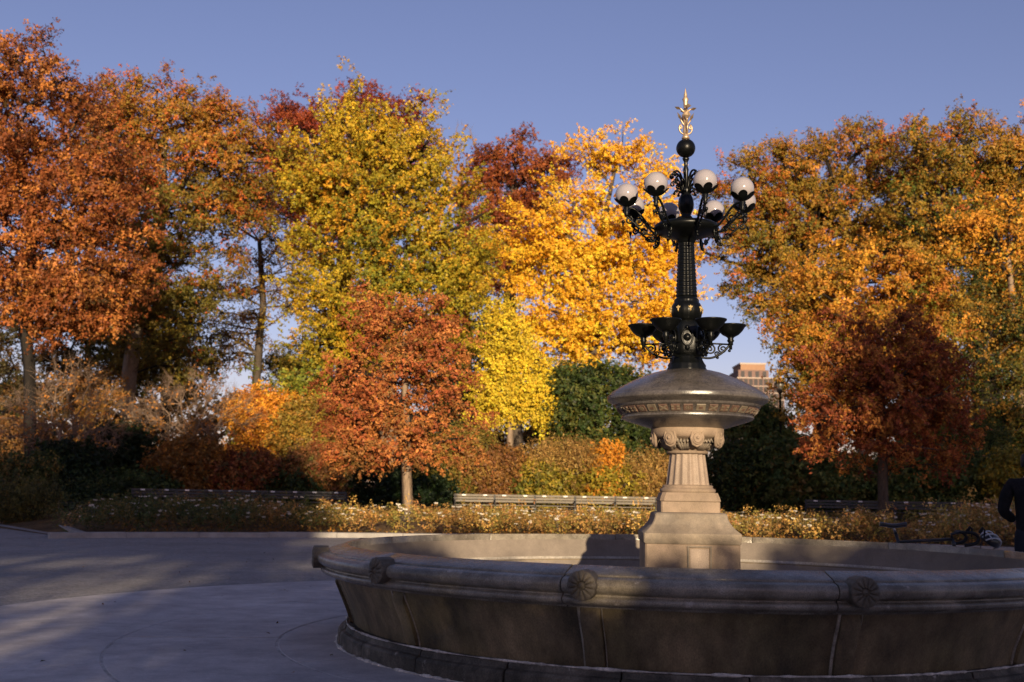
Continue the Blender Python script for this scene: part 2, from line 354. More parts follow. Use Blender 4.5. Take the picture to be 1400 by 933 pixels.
def pedestal():
    f = fountain
    square_loft([(.372, .24), (.372, P(742)-.004), (.368, P(742))]).build('base_block', stone_pale, f, rz=RZ)
    # sunk panel on the front: frame strips and a paler slab
    pz0, pz1 = .42, P(745); pw = .088; px = .052
    fr = MB()
    for x in (-pw, pw): fr.box((px+x, -.376, (pz0+pz1)/2), (.014, .02, pz1-pz0), ch=.004)
    for z in (pz0, pz1): fr.box((px, -.376, z), (2*pw+.018, .02, .014), ch=.004)
    fr.build('panel_frame', stone_tier, f, rz=RZ)
    MB().box((px, -.372, (pz0+pz1)/2), (2*pw-.03, .012, pz1-pz0-.03), ch=.003).build('panel', stone_pink, f, rz=RZ)
    z0, z1, z2 = P(742), P(727), P(703)
    fl = [(.374, z0+.001), (.382, z0+.012), (.384, z1-.006), (.378, z1)]
    for i in range(1, 9):
        t = i/8; fl.append((.286+.090*(1-t)**1.9, z1+(z2-z1)*t))
    fl += [(.278, z2+.010), (.262, z2+.014), (.24, z2+.016)]
    sharp(square_loft(fl, .01).build('flared_base', stone_tier, f, rz=RZ))
    square_loft([(.236, P(703)-.002), (.236, P(686)-.003), (.232, P(686))]).build('die_block', stone_pale, f, rz=RZ)
    square_loft([(.238, P(686)), (.243, P(685)), (.236, P(680)), (.226, P(676)), (.222, P(674))], .03).build('sloped_cap', stone_pale, f, rz=RZ)
    prof = [(.216, P(675)), (.226, P(673)), (.229, P(671)), (.226, P(669)), (.212, P(668)), (.205, P(666.5)), (.208, P(665)), (.198, P(663.5))]
    MB().lathe(prof, 64).build('torus_moulding', stone_pale, f)
    zb, zt = P(664), P(621)
    flute = lambda t, z: 1-.10*max(0, math.cos(t*8))**1.0*1.0 if True else 1
    pr = [(.182, zb), (.180, zb+.012)]+[(.178-.030*i/8, zb+.02+(zt-zb-.03)*i/8) for i in range(9)]+[(.150, zt)]
    MB().lathe(pr, 128, mod=lambda t, z: 1-.085*abs(math.sin(t*8))**1.4).build('fluted_shaft', stone_pink, f)
    MB().lathe([(.16, P(621.5)), (.172, P(620)), (.172, P(618.5)), (.16, P(617)), (.155, P(616))], 64).build('neck_ring', stone_pale, f)
    cap = [(.155, P(616)), (.165, P(611)), (.185, P(606)), (.225, P(602)), (.262, P(600)), (.285, P(598)), (.296, P(594)), (.300, P(590)), (.298, P(588.5)), (.30, P(587))]
    MB().lathe(cap, 72).build('capital', stone_pale, f)
    # pendant medallions under the capital's rim, with carved leaves in the hollows between them
    md = MB(); md.sphere((0, 0, 0), 1, 16, 8, sc=(.018, .05, .056)); md.tube([(.012, .03*math.cos(t), .034*math.sin(t)) for t in np.linspace(0, 2*PI, 17)[:-1]], .007, 6, closed=True); md.sphere((.018, 0, 0), .014, 8, 6)
    md.tube([(0, .036, .05), (-.004, .05, .0), (-.012, .034, -.05), (-.02, 0, -.066), (-.012, -.034, -.05), (-.004, -.05, 0), (0, -.036, .05)], .013, 6)
    mme = md.mesh('medallion')
    lf = MB()
    for k in range(5):
        a = (k-2)*.5
        lf.tube([(-.10, .012*(k-2), -.10), (-.065, .02*(k-2), -.06), (-.03, .03*(k-2), -.028+.004*abs(k-2)), (-.02, .032*(k-2), -.045)], [.012, .015, .013, .004], 6)
    lme = lf.mesh('carved_leaf')
    for k in range(8):
        a = math.radians(-99+45*k+16); link('medallion', mme, stone_pale, f, (.288*math.cos(a), .288*math.sin(a), P(601)), a)
        a += PI/8; link('carved_leaf', lme, stone_tier, f, (.272*math.cos(a), .272*math.sin(a), P(599)), a)
    for k in range(16):
        a = 2*PI*k/16; o = link('carved_leaf', lme, stone_pale, f, (.235*math.cos(a), .235*math.sin(a), P(606)), a); o.scale = (.55, .55, .5)
    # bowl
    bowl = [(.30, P(587)), (.33, P(585.5)), (.40, P(582)), (.50, P(577)), (.535, P(574.5)), (.545, P(573)), (.545, P(571)), (.535, P(570)), (.537, P(569)),
            (.590, P(559)), (.598, P(558.5)), (.602, P(557)), (.604, P(555.5)), (.628, P(553)), (.655, P(551)), (.664, P(549)), (.666, P(546)), (.662, P(543.5)), (.650, P(542)), (.646, P(541))]
    dome = [(.640, P(539.5)), (.56, P(531.5)), (.47, P(523.5)), (.38, P(517)), (.29, P(511.5)), (.22, P(508.5)), (.17, P(507)), (0, P(506))]
    bo = sharp(MB().lathe(bowl+dome, 128).build('bowl', stone_bowl, f), 30)
    n = 36; z0, z1 = P(568.3), P(560); r0, r1 = .541, .585
    sl = math.atan2(r1-r0, z1-z0); hh = math.hypot(r1-r0, z1-z0)
    tm = []
    for kind in range(4):
        t = MB(); wd = .072
        if kind != 3:
            t.box((0, 0, 0), (.012, wd, hh*.92), mi=0, ch=.002)
        if kind == 0:
            for s in (1, -1): t.box((.006, 0, 0), (.008, .078, .012), Matrix.Rotation(s*.62, 3, 'X'), mi=1)
            t.box((.007, 0, 0), (.008, .016, .016), mi=1)
        elif kind == 1:
            for y in (-.022, .022):
                for z in (-.012, .012): t.box((.006, y, z), (.008, .022, .013), mi=1)
        elif kind == 2:
            for q in range(8): t.box((.006, .019*math.cos(q*PI/4), .015*math.sin(q*PI/4)), (.008, .008, .008), mi=1)
            t.box((.006, 0, 0), (.009, .012, .012), mi=1)
        else:
            t.box((0, 0, 0), (.012, wd, hh*.92), mi=1, ch=.002); t.box((.006, 0, 0), (.008, .03, .02), mi=0)
        tm.append(t.mesh('mosaic_tile'))
    for k in range(n):
        a = 2*PI*k/n+.03; r = (r0+r1)/2
        o = link('mosaic_tile', tm[k % 4], [tile_red, tile_cream], bo, (r*math.cos(a), r*math.sin(a), (z0+z1)/2)); o.rotation_euler = (0, sl, a)
pedestal()

def spiral(c, r0, turns, a0, sgn=1, n=18, plane='xz', grow=.12):
    """points of a scroll in the x-z plane, from outside in"""
    out = []
    for i in range(n):
        t = i/(n-1); r = r0*(1-t*(1-grow)); a = a0+sgn*t*turns*2*PI; out.append((c[0]+r*math.cos(a), 0, c[1]+r*math.sin(a)))
    return out
def bez(p, n=10):
    p = [Vector(q) for q in p]; out = []
    for i in range(n+1):
        t = i/n; q = list(p)
        while len(q) > 1: q = [q[j]*(1-t)+q[j+1]*t for j in range(len(q)-1)]
        out.append(q[0])
    return out
def lamp_column():
    f = fountain
    # foot and core between the small bowls
    b = MB().lathe([(.165, P(509)), (.168, P(506)), (.155, P(503)), (.158, P(500)), (.145, P(497)), (.135, P(494)), (.125, P(490)), (.118, P(486))], 48, mod=lambda t, z: 1+.02*math.cos(12*t))
    b.build('column_foot', iron, f)
    b = MB().lathe([(.118, P(487)), (.128, P(480)), (.132, P(472)), (.134, P(462)), (.13, P(454)), (.116, P(446)), (.10, P(441)), (.085, P(438))], 48, mod=lambda t, z: 1+.05*math.cos(6*t))
    for k in range(6):
        a = math.radians(-7+60*k+30)
        for z, r in ((P(464), .034), (P(451), .022), (P(478), .022)):
            b.sphere((.130*math.cos(a), .130*math.sin(a), z), r, 10, 6)
        b.tube([(.136*math.cos(a)+.045*math.sin(a)*math.cos(t), .136*math.sin(a)-.045*math.cos(a)*math.cos(t), P(464)+.07*math.sin(t)) for t in np.linspace(0, 2*PI, 21)[:-1]], .008, 6, closed=True)
    b.build('column_core', iron, f)
    b = MB().lathe([(.09, P(440)), (.105, P(438)), (.122, P(433)), (.130, P(427)), (.128, P(421)), (.112, P(416)), (.10, P(413.5)), (.104, P(412)), (.10, P(410.5)), (.085, P(408)), (.082, P(406))], 64, mod=lambda t, z: 1+.025*abs(math.cos(8*t)))
    b.build('collar', iron, f)
    b = MB()
    for q in range(3):
        a = (q-1)*.9
        b.tube([(0, 0, .0), (.004, .012*math.sin(a), .012*math.cos(a)+.004), (.001, .024*math.sin(a), .024*math.cos(a)+.004)], [.004, .009, .002], 6)
    b.tube([(0, 0, .01), (.004, 0, -.01), (0, 0, -.026)], [.006, .007, .001], 6); b.sphere((.004, 0, .004), .008, 8, 6)
    gm = b.mesh('gilded_leaf')
    for k in range(8):
        a = math.radians(-99+45*k+14); link('gilded_leaf', gm, gold_paint, f, (.133*math.cos(a), .133*math.sin(a), P(425)), a)
    # banded shaft
    pr = []; z = P(407); zt = P(332); n = 15
    for i in range(n):
        za = z+(zt-z)*i/n; zb = z+(zt-z)*(i+1)/n; r = .086-.022*i/n
        pr += [(r*.95, za), (r*1.03, za+(zb-za)*.25), (r*1.03, za+(zb-za)*.7), (r*.95, zb-.001)]
    MB().lathe(pr, 64, mod=lambda t, z: 1+.03*math.cos(12*t)).build('banded_shaft', iron, f)
    # disc that carries the lamp arms
    MB().lathe([(.06, P(334)), (.075, P(331)), (.078, P(329)), (.10, P(327)), (.16, P(324)), (.225, P(320.5)), (.262, P(317)), (.275, P(313.5)), (.272, P(310)), (.255, P(308)), (.2, P(306)), (.12, P(304)), (.07, P(302)), (.05, P(300))], 64).build('arm_disc', iron, f)
    # vase and stem above it
    MB().lathe([(.05, P(301)), (.055, P(298)), (.038, P(295)), (.045, P(292)), (.062, P(286)), (.067, P(280)), (.060, P(272)), (.042, P(266)), (.030, P(263)), (.036, P(261)), (.03, P(258)), (.022, P(250)), (.02, P(236)), (.024, P(232)), (.016, P(228)), (.016, P(222)), (.026, P(219)), (.03, P(217)), (.02, P(215.5))], 40, mod=lambda t, z: 1+.03*math.cos(10*t)).build('vase_stem', iron, f)
    MB().sphere((0, 0, P(203)), .082, 40, 24).build('ball', iron, f)
    # plume of scrolls round the stem
    b = MB(); c0 = P(262)
    b.tube(bez([(.03, 0, c0), (.03, 0, c0+.10), (.05, 0, c0+.17), (.095, 0, c0+.18), (.12, 0, c0+.155)], 10), .009, 6)
    b.tube(spiral((.118, c0+.135), .024, 1.1, PI/2, -1, 12), .008, 6); b.sphere((.12, 0, c0+.135), .012, 8, 6)
    b.tube(bez([(.03, 0, c0-.01), (.05, 0, c0+.05), (.075, 0, c0+.10), (.115, 0, c0+.09)], 8), .009, 6)
    b.tube(spiral((.112, c0+.068), .022, 1.1, PI/2, -1, 12), .007, 6)
    b.tube(bez([(.03, 0, c0-.02), (.06, 0, c0+.01), (.09, 0, c0+.03), (.10, 0, c0-.01)], 8), .008, 6); b.sphere((.10, 0, c0-.014), .013, 8, 6)
    me = b.mesh('scroll_plume')
    for k in range(8): link('scroll_plume', me, iron, f, (0, 0, 0), math.radians(8+22.5+45*k))
    # finial
    z = P
    fin = MB().lathe([(.018, z(191)), (.036, z(189.5)), (.028, z(187)), (.02, z(184)), (.024, z(180)), (.018, z(172)), (.022, z(163)), (.034, z(158)), (.02, z(155)), (.017, z(148)), (.02, z(140)), (.028, z(136)), (.015, z(133)), (.016, z(131)), (0, z(120))], 16)
    for k in range(4):
        a = k*PI/2+.12; ca, sa = math.cos(a), math.sin(a)
        R3 = lambda p: (p[0]*ca-p[1]*sa, p[0]*sa+p[1]*ca, p[2])
        def leaf(p0, p1, wd):
            p0, p1 = Vector(p0), Vector(p1); m = p0*.45+p1*.55; u = (p1-p0).normalized(); s = Vector((0, 1, 0)); nn = u.cross(s)
            V = [p0, m+s*wd, p1, m-s*wd, m+nn*wd*.45, m-nn*wd*.45]
            fin.add([R3(v) for v in V], [(0, 1, 4), (1, 2, 4), (2, 3, 4), (3, 0, 4), (1, 0, 5), (2, 1, 5), (3, 2, 5), (0, 3, 5)])
        fin.tube([R3(p) for p in bez([(.012, 0, z(172)), (.03, 0, z(168)), (.045, 0, z(164))], 5)], .008, 6); leaf((.03, 0, z(167)), (.075, 0, z(154)), .03)
        fin.tube([R3(p) for p in bez([(.012, 0, z(154)), (.035, 0, z(150)), (.05, 0, z(149))], 5)], .008, 6); leaf((.035, 0, z(150.5)), (.098, 0, z(147)), .032)
        fin.tube([R3(p) for p in bez([(.012, 0, z(184)), (.06, 0, z(183)), (.07, 0, z(174)), (.04, 0, z(170))], 8)+[Vector(p) for p in spiral((.045, z(175)), .016, 1, PI/2, 1, 9)]], .0075, 6)
    fin.build('finial', gilt, f)
    # six drinking bowls on scrolled brackets
    zb = P(446)
    b = MB().lathe([(0, -.092), (.03, -.09), (.062, -.072), (.090, -.042), (.108, -.012), (.118, -.002), (.118, .006), (.108, .006), (.09, -.02), (.06, -.05), (0, -.066)], 40)
    b.lathe([(.012, -.16), (.02, -.15), (.018, -.135), (.028, -.12), (.02, -.105), (.03, -.088)], 16)
    cup = b.mesh('drinking_bowl')
    b = MB(); g0 = P(488)-zb
    b.tube(bez([(-.24, 0, g0+.02), (-.16, 0, g0-.03), (-.06, 0, g0+.02), (.0, 0, -.14)], 12), .009, 6)
    b.tube([(-.25, 0, -.145), (-.12, 0, -.143), (0, 0, -.15)], .007, 6)
    b.tube(spiral((-.06, -.185), .038, 1.6, PI*.5, 1), .007, 6); b.tube(spiral((-.155, -.19), .042, 1.6, PI*.5, -1), .007, 6); b.tube(spiral((-.105, -.225), .02, 1.3, 0, 1, 12), .006, 6)
    for p in ((0, 0, -.165), (-.01, 0, -.20), (-.10, 0, -.255)): b.sphere(p, .012, 8, 6)
    b.tube([(0, 0, -.12), (0, 0, -.19)], .012, 8)
    brk = b.mesh('bracket')
    for k in range(6):
        a = math.radians(-7+60*k); o = link('drinking_bowl', cup, iron, f, (.362*math.cos(a), .362*math.sin(a), zb), a); o.scale = (1.1, 1.1, 1.05)
        link('bracket', brk, iron, o)
    # eight lamp arms, each with leaf cup and milk-glass globe
    zc = P(271); R0 = .52; RG = .097
    arm = MB(); zd = P(314)-zc
    arm.tube(bez([(-.26, 0, zd+.0), (-.20, 0, zd-.05), (-.13, 0, zd+.13), (-.06, 0, zd+.20), (0, 0, -.13)], 14), .010, 6)
    arm.tube(bez([(-.255, 0, zd-.02), (-.20, 0, zd-.14), (-.13, 0, zd+.0), (-.02, 0, zd+.06), (.02, 0, -.17)], 14), .008, 6)
    arm.tube(spiral((-.105, zd+.045), .045, 1.6, PI*.5, 1), .007, 6); arm.tube(spiral((-.02, zd+.055), .038, 1.5, PI*.5, 1), .008, 6)
    arm.tube(spiral((-.155, zd-.045), .032, 1.4, 0, 1), .008, 6); arm.tube(spiral((-.235, zd-.085), .03, 1.5, PI*.5, 1), .008, 6)
    arm.tube(bez([(-.255, 0, zd-.02), (-.27, 0, zd-.08), (-.24, 0, zd-.14), (-.205, 0, zd-.12)], 8), .009, 6)
    arm.sphere((-.21, 0, zd-.115), .014, 8, 6); arm.sphere((.03, 0, zd+.04), .015, 8, 6); arm.tube([(.03, 0, zd+.03), (.032, 0, zd-.01)], [.01, .002], 6)
    arm.lathe([(.012, -.19), (.02, -.18), (.016, -.165), (.024, -.15), (.016, -.14), (.03, -.115), (.02, -.105)], 14)
    ame = arm.mesh('lamp_arm')
    N = 48; V = []; nr = 7
    for i in range(nr):
        for j in range(N):
            t = 2*PI*j/N; top = -.073+.036*abs(math.cos(t*3))**.7; z = -.105+(top+.105)*i/(nr-1)
            q = math.sqrt(max(0, (RG+.006)**2-z*z)) if z > -RG else .022
            q = max(q, .022)+(.012*abs(math.cos(t*3)) if i == nr-1 else 0); V.append((q*math.cos(t), q*math.sin(t), z))
    F = [(i*N+j, i*N+(j+1) % N, (i+1)*N+(j+1) % N, (i+1)*N+j) for i in range(nr-1) for j in range(N)]
    cupm = MB().add(V, F, smooth=True).mesh('leaf_cup')
    glo = MB().sphere((0, 0, 0), RG, 32, 20); glo = glo.mesh('globe')
    for k in range(8):
        a = math.radians(8+45*k); o = link('lamp_arm', ame, iron, f, (R0*math.cos(a), R0*math.sin(a), zc), a)
        link('leaf_cup', cupm, iron, o); link('globe', glo, globe_m, o)
lamp_column()

# ---------------------------------------------------------------- plants
def leaves(pts, nrm, size, col, aspect=.62, fold=.25, tri=True):
    """one pointed (or rhombic, folded) leaf per point; nrm = preferred facing; returns mesh arrays"""
    n = len(pts); rnd = rng.normal(size=(n, 3)); d = rnd+.0
    nn = nrm+rng.normal(size=(n, 3))*.62; nn /= np.linalg.norm(nn, axis=1, keepdims=True)+1e-9
    d -= nn*(d*nn).sum(1, keepdims=True); d /= np.linalg.norm(d, axis=1, keepdims=True)+1e-9
    s = np.cross(nn, d); L = (size*rng.uniform(.65, 1.3, n))[:, None]
    if tri:
        V = np.empty((n, 3, 3), np.float32); V[:, 0] = pts-d*L*.45+s*L*.5*aspect; V[:, 1] = pts+d*L*.55; V[:, 2] = pts-d*L*.45-s*L*.5*aspect
        return V.reshape(-1, 3), np.arange(3*n, dtype=np.int32).reshape(n, 3), np.repeat(col, 3, 0)
    V = np.empty((n, 4, 3), np.float32)
    V[:, 0] = pts-d*L*.5; V[:, 1] = pts+s*L*.5*aspect+nn*L*fold*.5; V[:, 2] = pts+d*L*.5; V[:, 3] = pts-s*L*.5*aspect+nn*L*fold*.5
    return V.reshape(-1, 3), np.arange(4*n, dtype=np.int32).reshape(n, 4), np.repeat(col, 4, 0)
def foliage_arrays(C, out, spec, colfn):
    """C clump centres, out = unit outward directions. Leaves sit along short twigs that fan out of each clump."""
    n = len(C); K, m, TL = spec['twigs'], spec['leaves'], spec['twig']
    base = np.repeat(C, K, 0); o = np.repeat(out, K, 0)
    d = o*spec.get('out', .8)+np.array([0, 0, spec.get('up', .3)])+rng.normal(size=(n*K, 3))*spec.get('rand', .7)
    d /= np.linalg.norm(d, axis=1, keepdims=True)+1e-9
    base = base+rng.normal(size=(n*K, 3))*TL*spec.get('spread', .45)*np.array([1, 1, .8])
    ln = TL*rng.uniform(.5, 1.25, n*K)
    t = np.repeat(rng.uniform(.05, 1.0, (n*K, m)).ravel()[:, None], 1, 1)
    P_ = np.repeat(base, m, 0)+np.repeat(d*ln[:, None], m, 0)*t
    P_[:, 2] -= spec.get('droop', .1)*(t[:, 0]**2)*np.repeat(ln, m)
    P_ += rng.normal(size=P_.shape)*spec.get('jit', .10)*TL
    nr = np.repeat(o, m*1, 0)*.62+np.array([0, -.1, .3])
    ci = np.repeat(np.arange(n), K*m)
    return P_, nr, colfn(P_, ci)
def palette_fn(C, pal, w=None, sd=.13, clump=.18, grad=None):
    """leaf colours: each clump takes one of the palette (weights may vary with height by grad), leaves vary about it"""
    pal = np.array([lin(c) for c in pal], np.float32); pal = pal*.95+.05*pal.mean(1, keepdims=True); pal[:, 1] *= 1.13; pal[:, 0] *= 1.02; k = len(pal); n = len(C)
    w = np.ones(k) if w is None else np.array(w, float)
    z = (C[:, 2]-C[:, 2].min())/(np.ptp(C[:, 2])+1e-6)
    W = np.tile(w, (n, 1))
    if grad is not None: W = W*np.exp(np.outer(z-.5, np.array(grad)))
    W /= W.sum(1, keepdims=True)
    # neighbouring clumps tend to agree: low-frequency field drives the choice
    q = C*.33; fld = (np.sin(q[:, 0]*1.7+q[:, 2]*1.1+1)+np.sin(q[:, 1]*1.3-q[:, 2]*1.9)+np.sin(q[:, 0]*.8-q[:, 1]*1.1+q[:, 2]*.6))/6+.5
    u = np.clip(fld*.62+rng.uniform(0, 1, n)*.55-.08, 0, .999)
    idx = (u[:, None] > np.cumsum(W, 1)).sum(1).clip(0, k-1)
    cb = pal[idx]*(1+rng.normal(size=(n, 1))*clump).clip(.5, 1.6)
    def fn(P_, ci):
        m = len(P_); c = cb[ci]
        sw = rng.uniform(0, 1, m) < .10; c = np.where(sw[:, None], pal[rng.choice(k, m, p=w/w.sum())], c)
        return (c*(1+rng.normal(size=(m, 1))*sd).clip(.45, 1.7)*(1+rng.normal(size=(m, 3))*.05)).clip(.003, .9).astype(np.float32)
    return fn
def branch_mesh(name, root, tops, C, r0, min_r=.012, bend=.12, seg=2, sides=4, power=.42):
    """grow limbs from the trunk line (root ... tops) to every clump centre; returns (trunk mesh, branch mesh)"""
    nodes = [Vector(root)]; par = [-1]; plen = [0.]
    tr = [Vector(p) for p in tops]
    prev = 0
    trunk_nodes = [0]
    for p in tr:
        a = nodes[prev]; k = max(2, int((p-a).length/1.2))
        for i in range(1, k+1):
            q = a.lerp(p, i/k); q.x += random.gauss(0, .02); q.y += random.gauss(0, .02)
            nodes.append(q); par.append(len(nodes)-2 if i > 1 else prev); plen.append(plen[par[-1]]+(p-a).length/k); trunk_nodes.append(len(nodes)-1)
        prev = len(nodes)-1
    top_i = len(nodes)-1
    A = np.array([list(v) for v in nodes]); PL = np.array(plen); ntr = len(nodes)
    order = np.argsort(np.linalg.norm(C-A[top_i], axis=1)) if len(C) else []
    A = list(map(np.array, A)); PL = list(PL)
    minz = root[2]+(tr[0].z-root[2])*.75
    for ci in order:
        c = C[ci]; AA = np.array(A); d = np.linalg.norm(AA-c, axis=1); cost = d+.35*np.array(PL)+np.where(AA[:, 2] > c[2]+.3, 2.0*(AA[:, 2]-c[2]), 0)+np.where(AA[:, 2] < minz, 50, 0)
        j = int(np.argmin(cost)); a = AA[j]; L = d[j]
        k = max(1, int(round(L/(1.6 if seg == 2 else 1.0)))); pj = j
        sag = rng.normal(size=3)*bend*L*.5; sag[2] -= .06*L
        for i in range(1, k+1):
            t = i/k; q = a+(c-a)*t+sag*(t*(1-t)*2); A.append(q); par.append(pj); PL.append(PL[j]+L*t); pj = len(A)-1
    A = np.array(A); par = np.array(par); n = len(A)
    cnt = np.zeros(n)
    kids = np.bincount(par[1:], minlength=n)
    cnt[kids == 0] = 1
    for i in range(n-1, 0, -1): cnt[par[i]] += cnt[i]
    rad = np.maximum(min_r, r0*(cnt/cnt[0])**power); rad[kids == 0] = np.minimum(rad[kids == 0], min_r*1.1)
    near = np.zeros(n, bool); near[par[1:][kids[1:] == 0]] = True; near &= cnt <= 1.5; rad[near] *= .6
    def tubes(idx):
        i = np.array(idx); p = par[i]; a = A[p]; b = A[i]; d = b-a; d /= np.linalg.norm(d, axis=1, keepdims=True)+1e-9
        up = np.where(np.abs(d[:, 2:3]) > .9, np.array([[1., 0, 0]]), np.array([[0, 0, 1.]])); s = np.cross(d, up); s /= np.linalg.norm(s, axis=1, keepdims=True)+1e-9; q = np.cross(d, s)
        th = 2*PI*np.arange(sides)/sides; ring = s[:, None]*np.cos(th)[None, :, None]+q[:, None]*np.sin(th)[None, :, None]
        ra = np.where(p < ntr, np.where(i < ntr, rad[p], rad[i]*1.15), rad[p]*.98)
        V = np.concatenate([a[:, None]+ring*ra[:, None, None], b[:, None]+d[:, None]*.3*rad[i][:, None, None]+ring*rad[i][:, None, None]], 1).reshape(-1, 3)
        m = len(i); o = (np.arange(m)*2*sides)[:, None, None]; j = np.arange(sides); Q = np.stack([j, (j+1) % sides, sides+(j+1) % sides, sides+j], -1)[None]+o
        return V, Q.reshape(-1, 4)
    # flare at the foot
    V, Q = tubes(range(1, ntr)); z0 = root[2]; fl = 1+.45*np.exp(-np.maximum(0, V[:, 2]-z0)/(r0*2.2)); V[:, :2] = np.array(root)[:2]+(V[:, :2]-np.array(root)[:2])*fl[:, None]
    tm = npmesh('trunk', V, Q, True)
    bm_ = None
    if n > ntr: V, Q = tubes(range(ntr, n)); bm_ = npmesh('branches', V, Q, True)
    return tm, bm_
FILL = 1.0
def crown_points(ells, n, hollow=.55, holes=.25, dz=0):
    """ells: list of (centre, radii); clump centres inside their union, more towards the surface"""
    C = np.array([list(e[0]) for e in ells]); R = np.array([list(e[1]) for e in ells])
    a = (R[:, 0]*R[:, 2]); a = a/a.sum()
    out, od = [], []
    ph = rng.uniform(0, 6, 6)
    tries = 0
    while len(out) < n and tries < n*60:
        tries += 1
        k = rng.choice(len(a), p=a); d = rng.normal(size=3); d /= np.linalg.norm(d)
        if d[1] > .35 and rng.uniform() < .65: continue           # fewer on the side turned away
        f = rng.uniform(hollow**2, 1)**.5
        p = C[k]+R[k]*d*f
        ins = (((p-C)/R)**2).sum(1); ins[k] = 9
        if (ins < .45).any() and rng.uniform() < .7: continue      # deep inside another lobe
        q = p*.75
        h = math.sin(q[0]*1.3+ph[0]+.7*math.sin(q[2]))+math.sin(q[2]*1.5+ph[1]+.6*math.sin(q[1]))+math.sin(q[1]*1.2+ph[2])
        if h < -2.4+holes*3.4 and rng.uniform() < .85: continue
        out.append(p); od.append(d)
    return np.array(out), np.array(od)
def pad_points(ells, n, sub, rp, flat=.35, up=0.0, hollow=.55, holes=.2, el=1.0):
    """boughs spread through the crown, each a flattish pad of sub clumps with air between the pads"""
    C, D = crown_points(ells, n*4, max(hollow, .66), holes)
    keep = []; 
    for i in range(len(C)):                                        # keep the bough ends apart
        if len(keep) >= n: break
        if keep:
            d = C[keep]-C[i]; d[:, 2] *= 1.5
            if (np.linalg.norm(d, axis=1) < rp*1.15).any() and rng.uniform() < .95: continue
        keep.append(i)
    C, D = C[keep], D[keep]; m = len(C)
    h = D.copy(); h[:, 2] = h[:, 2]*.4+up; h /= np.linalg.norm(h, axis=1, keepdims=True)+1e-9
    s = np.cross(h, np.array([0, 0, 1.])); s /= np.linalg.norm(s, axis=1, keepdims=True)+1e-9; v = np.cross(s, h)
    k = rng.normal(size=(m, sub, 3))*np.array([.52*el, .42/el**.8, flat*.5])*rp*rng.uniform(.7, 1.25, (m, 1, 1)); k[:, 0] = 0
    X = C[:, None]+h[:, None]*k[..., :1]+s[:, None]*k[..., 1:2]+v[:, None]*k[..., 2:]
    X[..., 2] -= .18*(k[..., 0]**2+k[..., 1]**2)/rp*(1 if up == 0 else -.2)
    dd = np.repeat(D[:, None], sub, 1)*.6+(h[:, None]*k[..., :1]+s[:, None]*k[..., 1:2])/rp
    dd /= np.linalg.norm(dd, axis=2, keepdims=True)+1e-9
    X, dd = X.reshape(-1, 3), dd.reshape(-1, 3)
    E = np.array([list(e[0]) for e in ells]); Rr = np.array([list(e[1]) for e in ells])
    over = ((np.linalg.norm((X[:, None]-E[None])/Rr[None], axis=2)-1)*Rr.min(1)[None]).min(1)
    ok = over < rp*.75
    return X[ok], dd[ok]
PADS = {'oak': (10, 1.2, .42, 0, 1.1), 'maple': (10, 1.15, .38, 0, 1.15), 'ginkgo': (11, 1.25, .32, .7, 1.75), 'young': (8, .64, .32, .6, 1.5), 'redoak': (10, .5, .36, -.12, 1.2)}
SPECS = {
    'oak':    dict(twigs=7, leaves=10, twig=.52, up=.15, out=.7, rand=.7, droop=.15, jit=.12, size=.138, aspect=.66),
    'maple':  dict(twigs=7, leaves=10, twig=.50, up=.15, out=.8, rand=.7, droop=.12, jit=.12, size=.126, aspect=.72),
    'ginkgo': dict(twigs=6, leaves=15, twig=.62, up=.5, out=1.0, rand=.42, droop=.15, jit=.07, size=.118, aspect=.85),
    'young':  dict(twigs=6, leaves=8, twig=.34, up=.4, out=.9, rand=.5, droop=.1, jit=.08, size=.095, aspect=.8),
    'redoak': dict(twigs=6, leaves=7, twig=.25, up=.0, out=.9, rand=.6, droop=.4, jit=.12, size=.105, aspect=.48),
    'shrub':  dict(twigs=7, leaves=7, twig=.34, up=.45, out=.6, rand=.7, droop=.05, jit=.14, size=.098, aspect=.65),
    'grassy': dict(twigs=8, leaves=7, twig=.5, up=.9, out=.6, rand=.45, droop=.1, jit=.08, size=.10, aspect=.28),
    'evergreen': dict(twigs=7, leaves=7, twig=.38, up=.3, out=.7, rand=.7, droop=.1, jit=.13, size=.13, aspect=.55),
    'shade':  dict(twigs=7, leaves=7, twig=1.0, up=.2, out=.8, rand=.8, droop=.1, jit=.15, size=.5, aspect=.8),
}
def ell(px, py, rx, ry, Y, depth=.8):
    c = at(px, py, Y); k = Y/FPX; return (c, (rx*k, (rx+ry)/2*k*depth, ry*k))
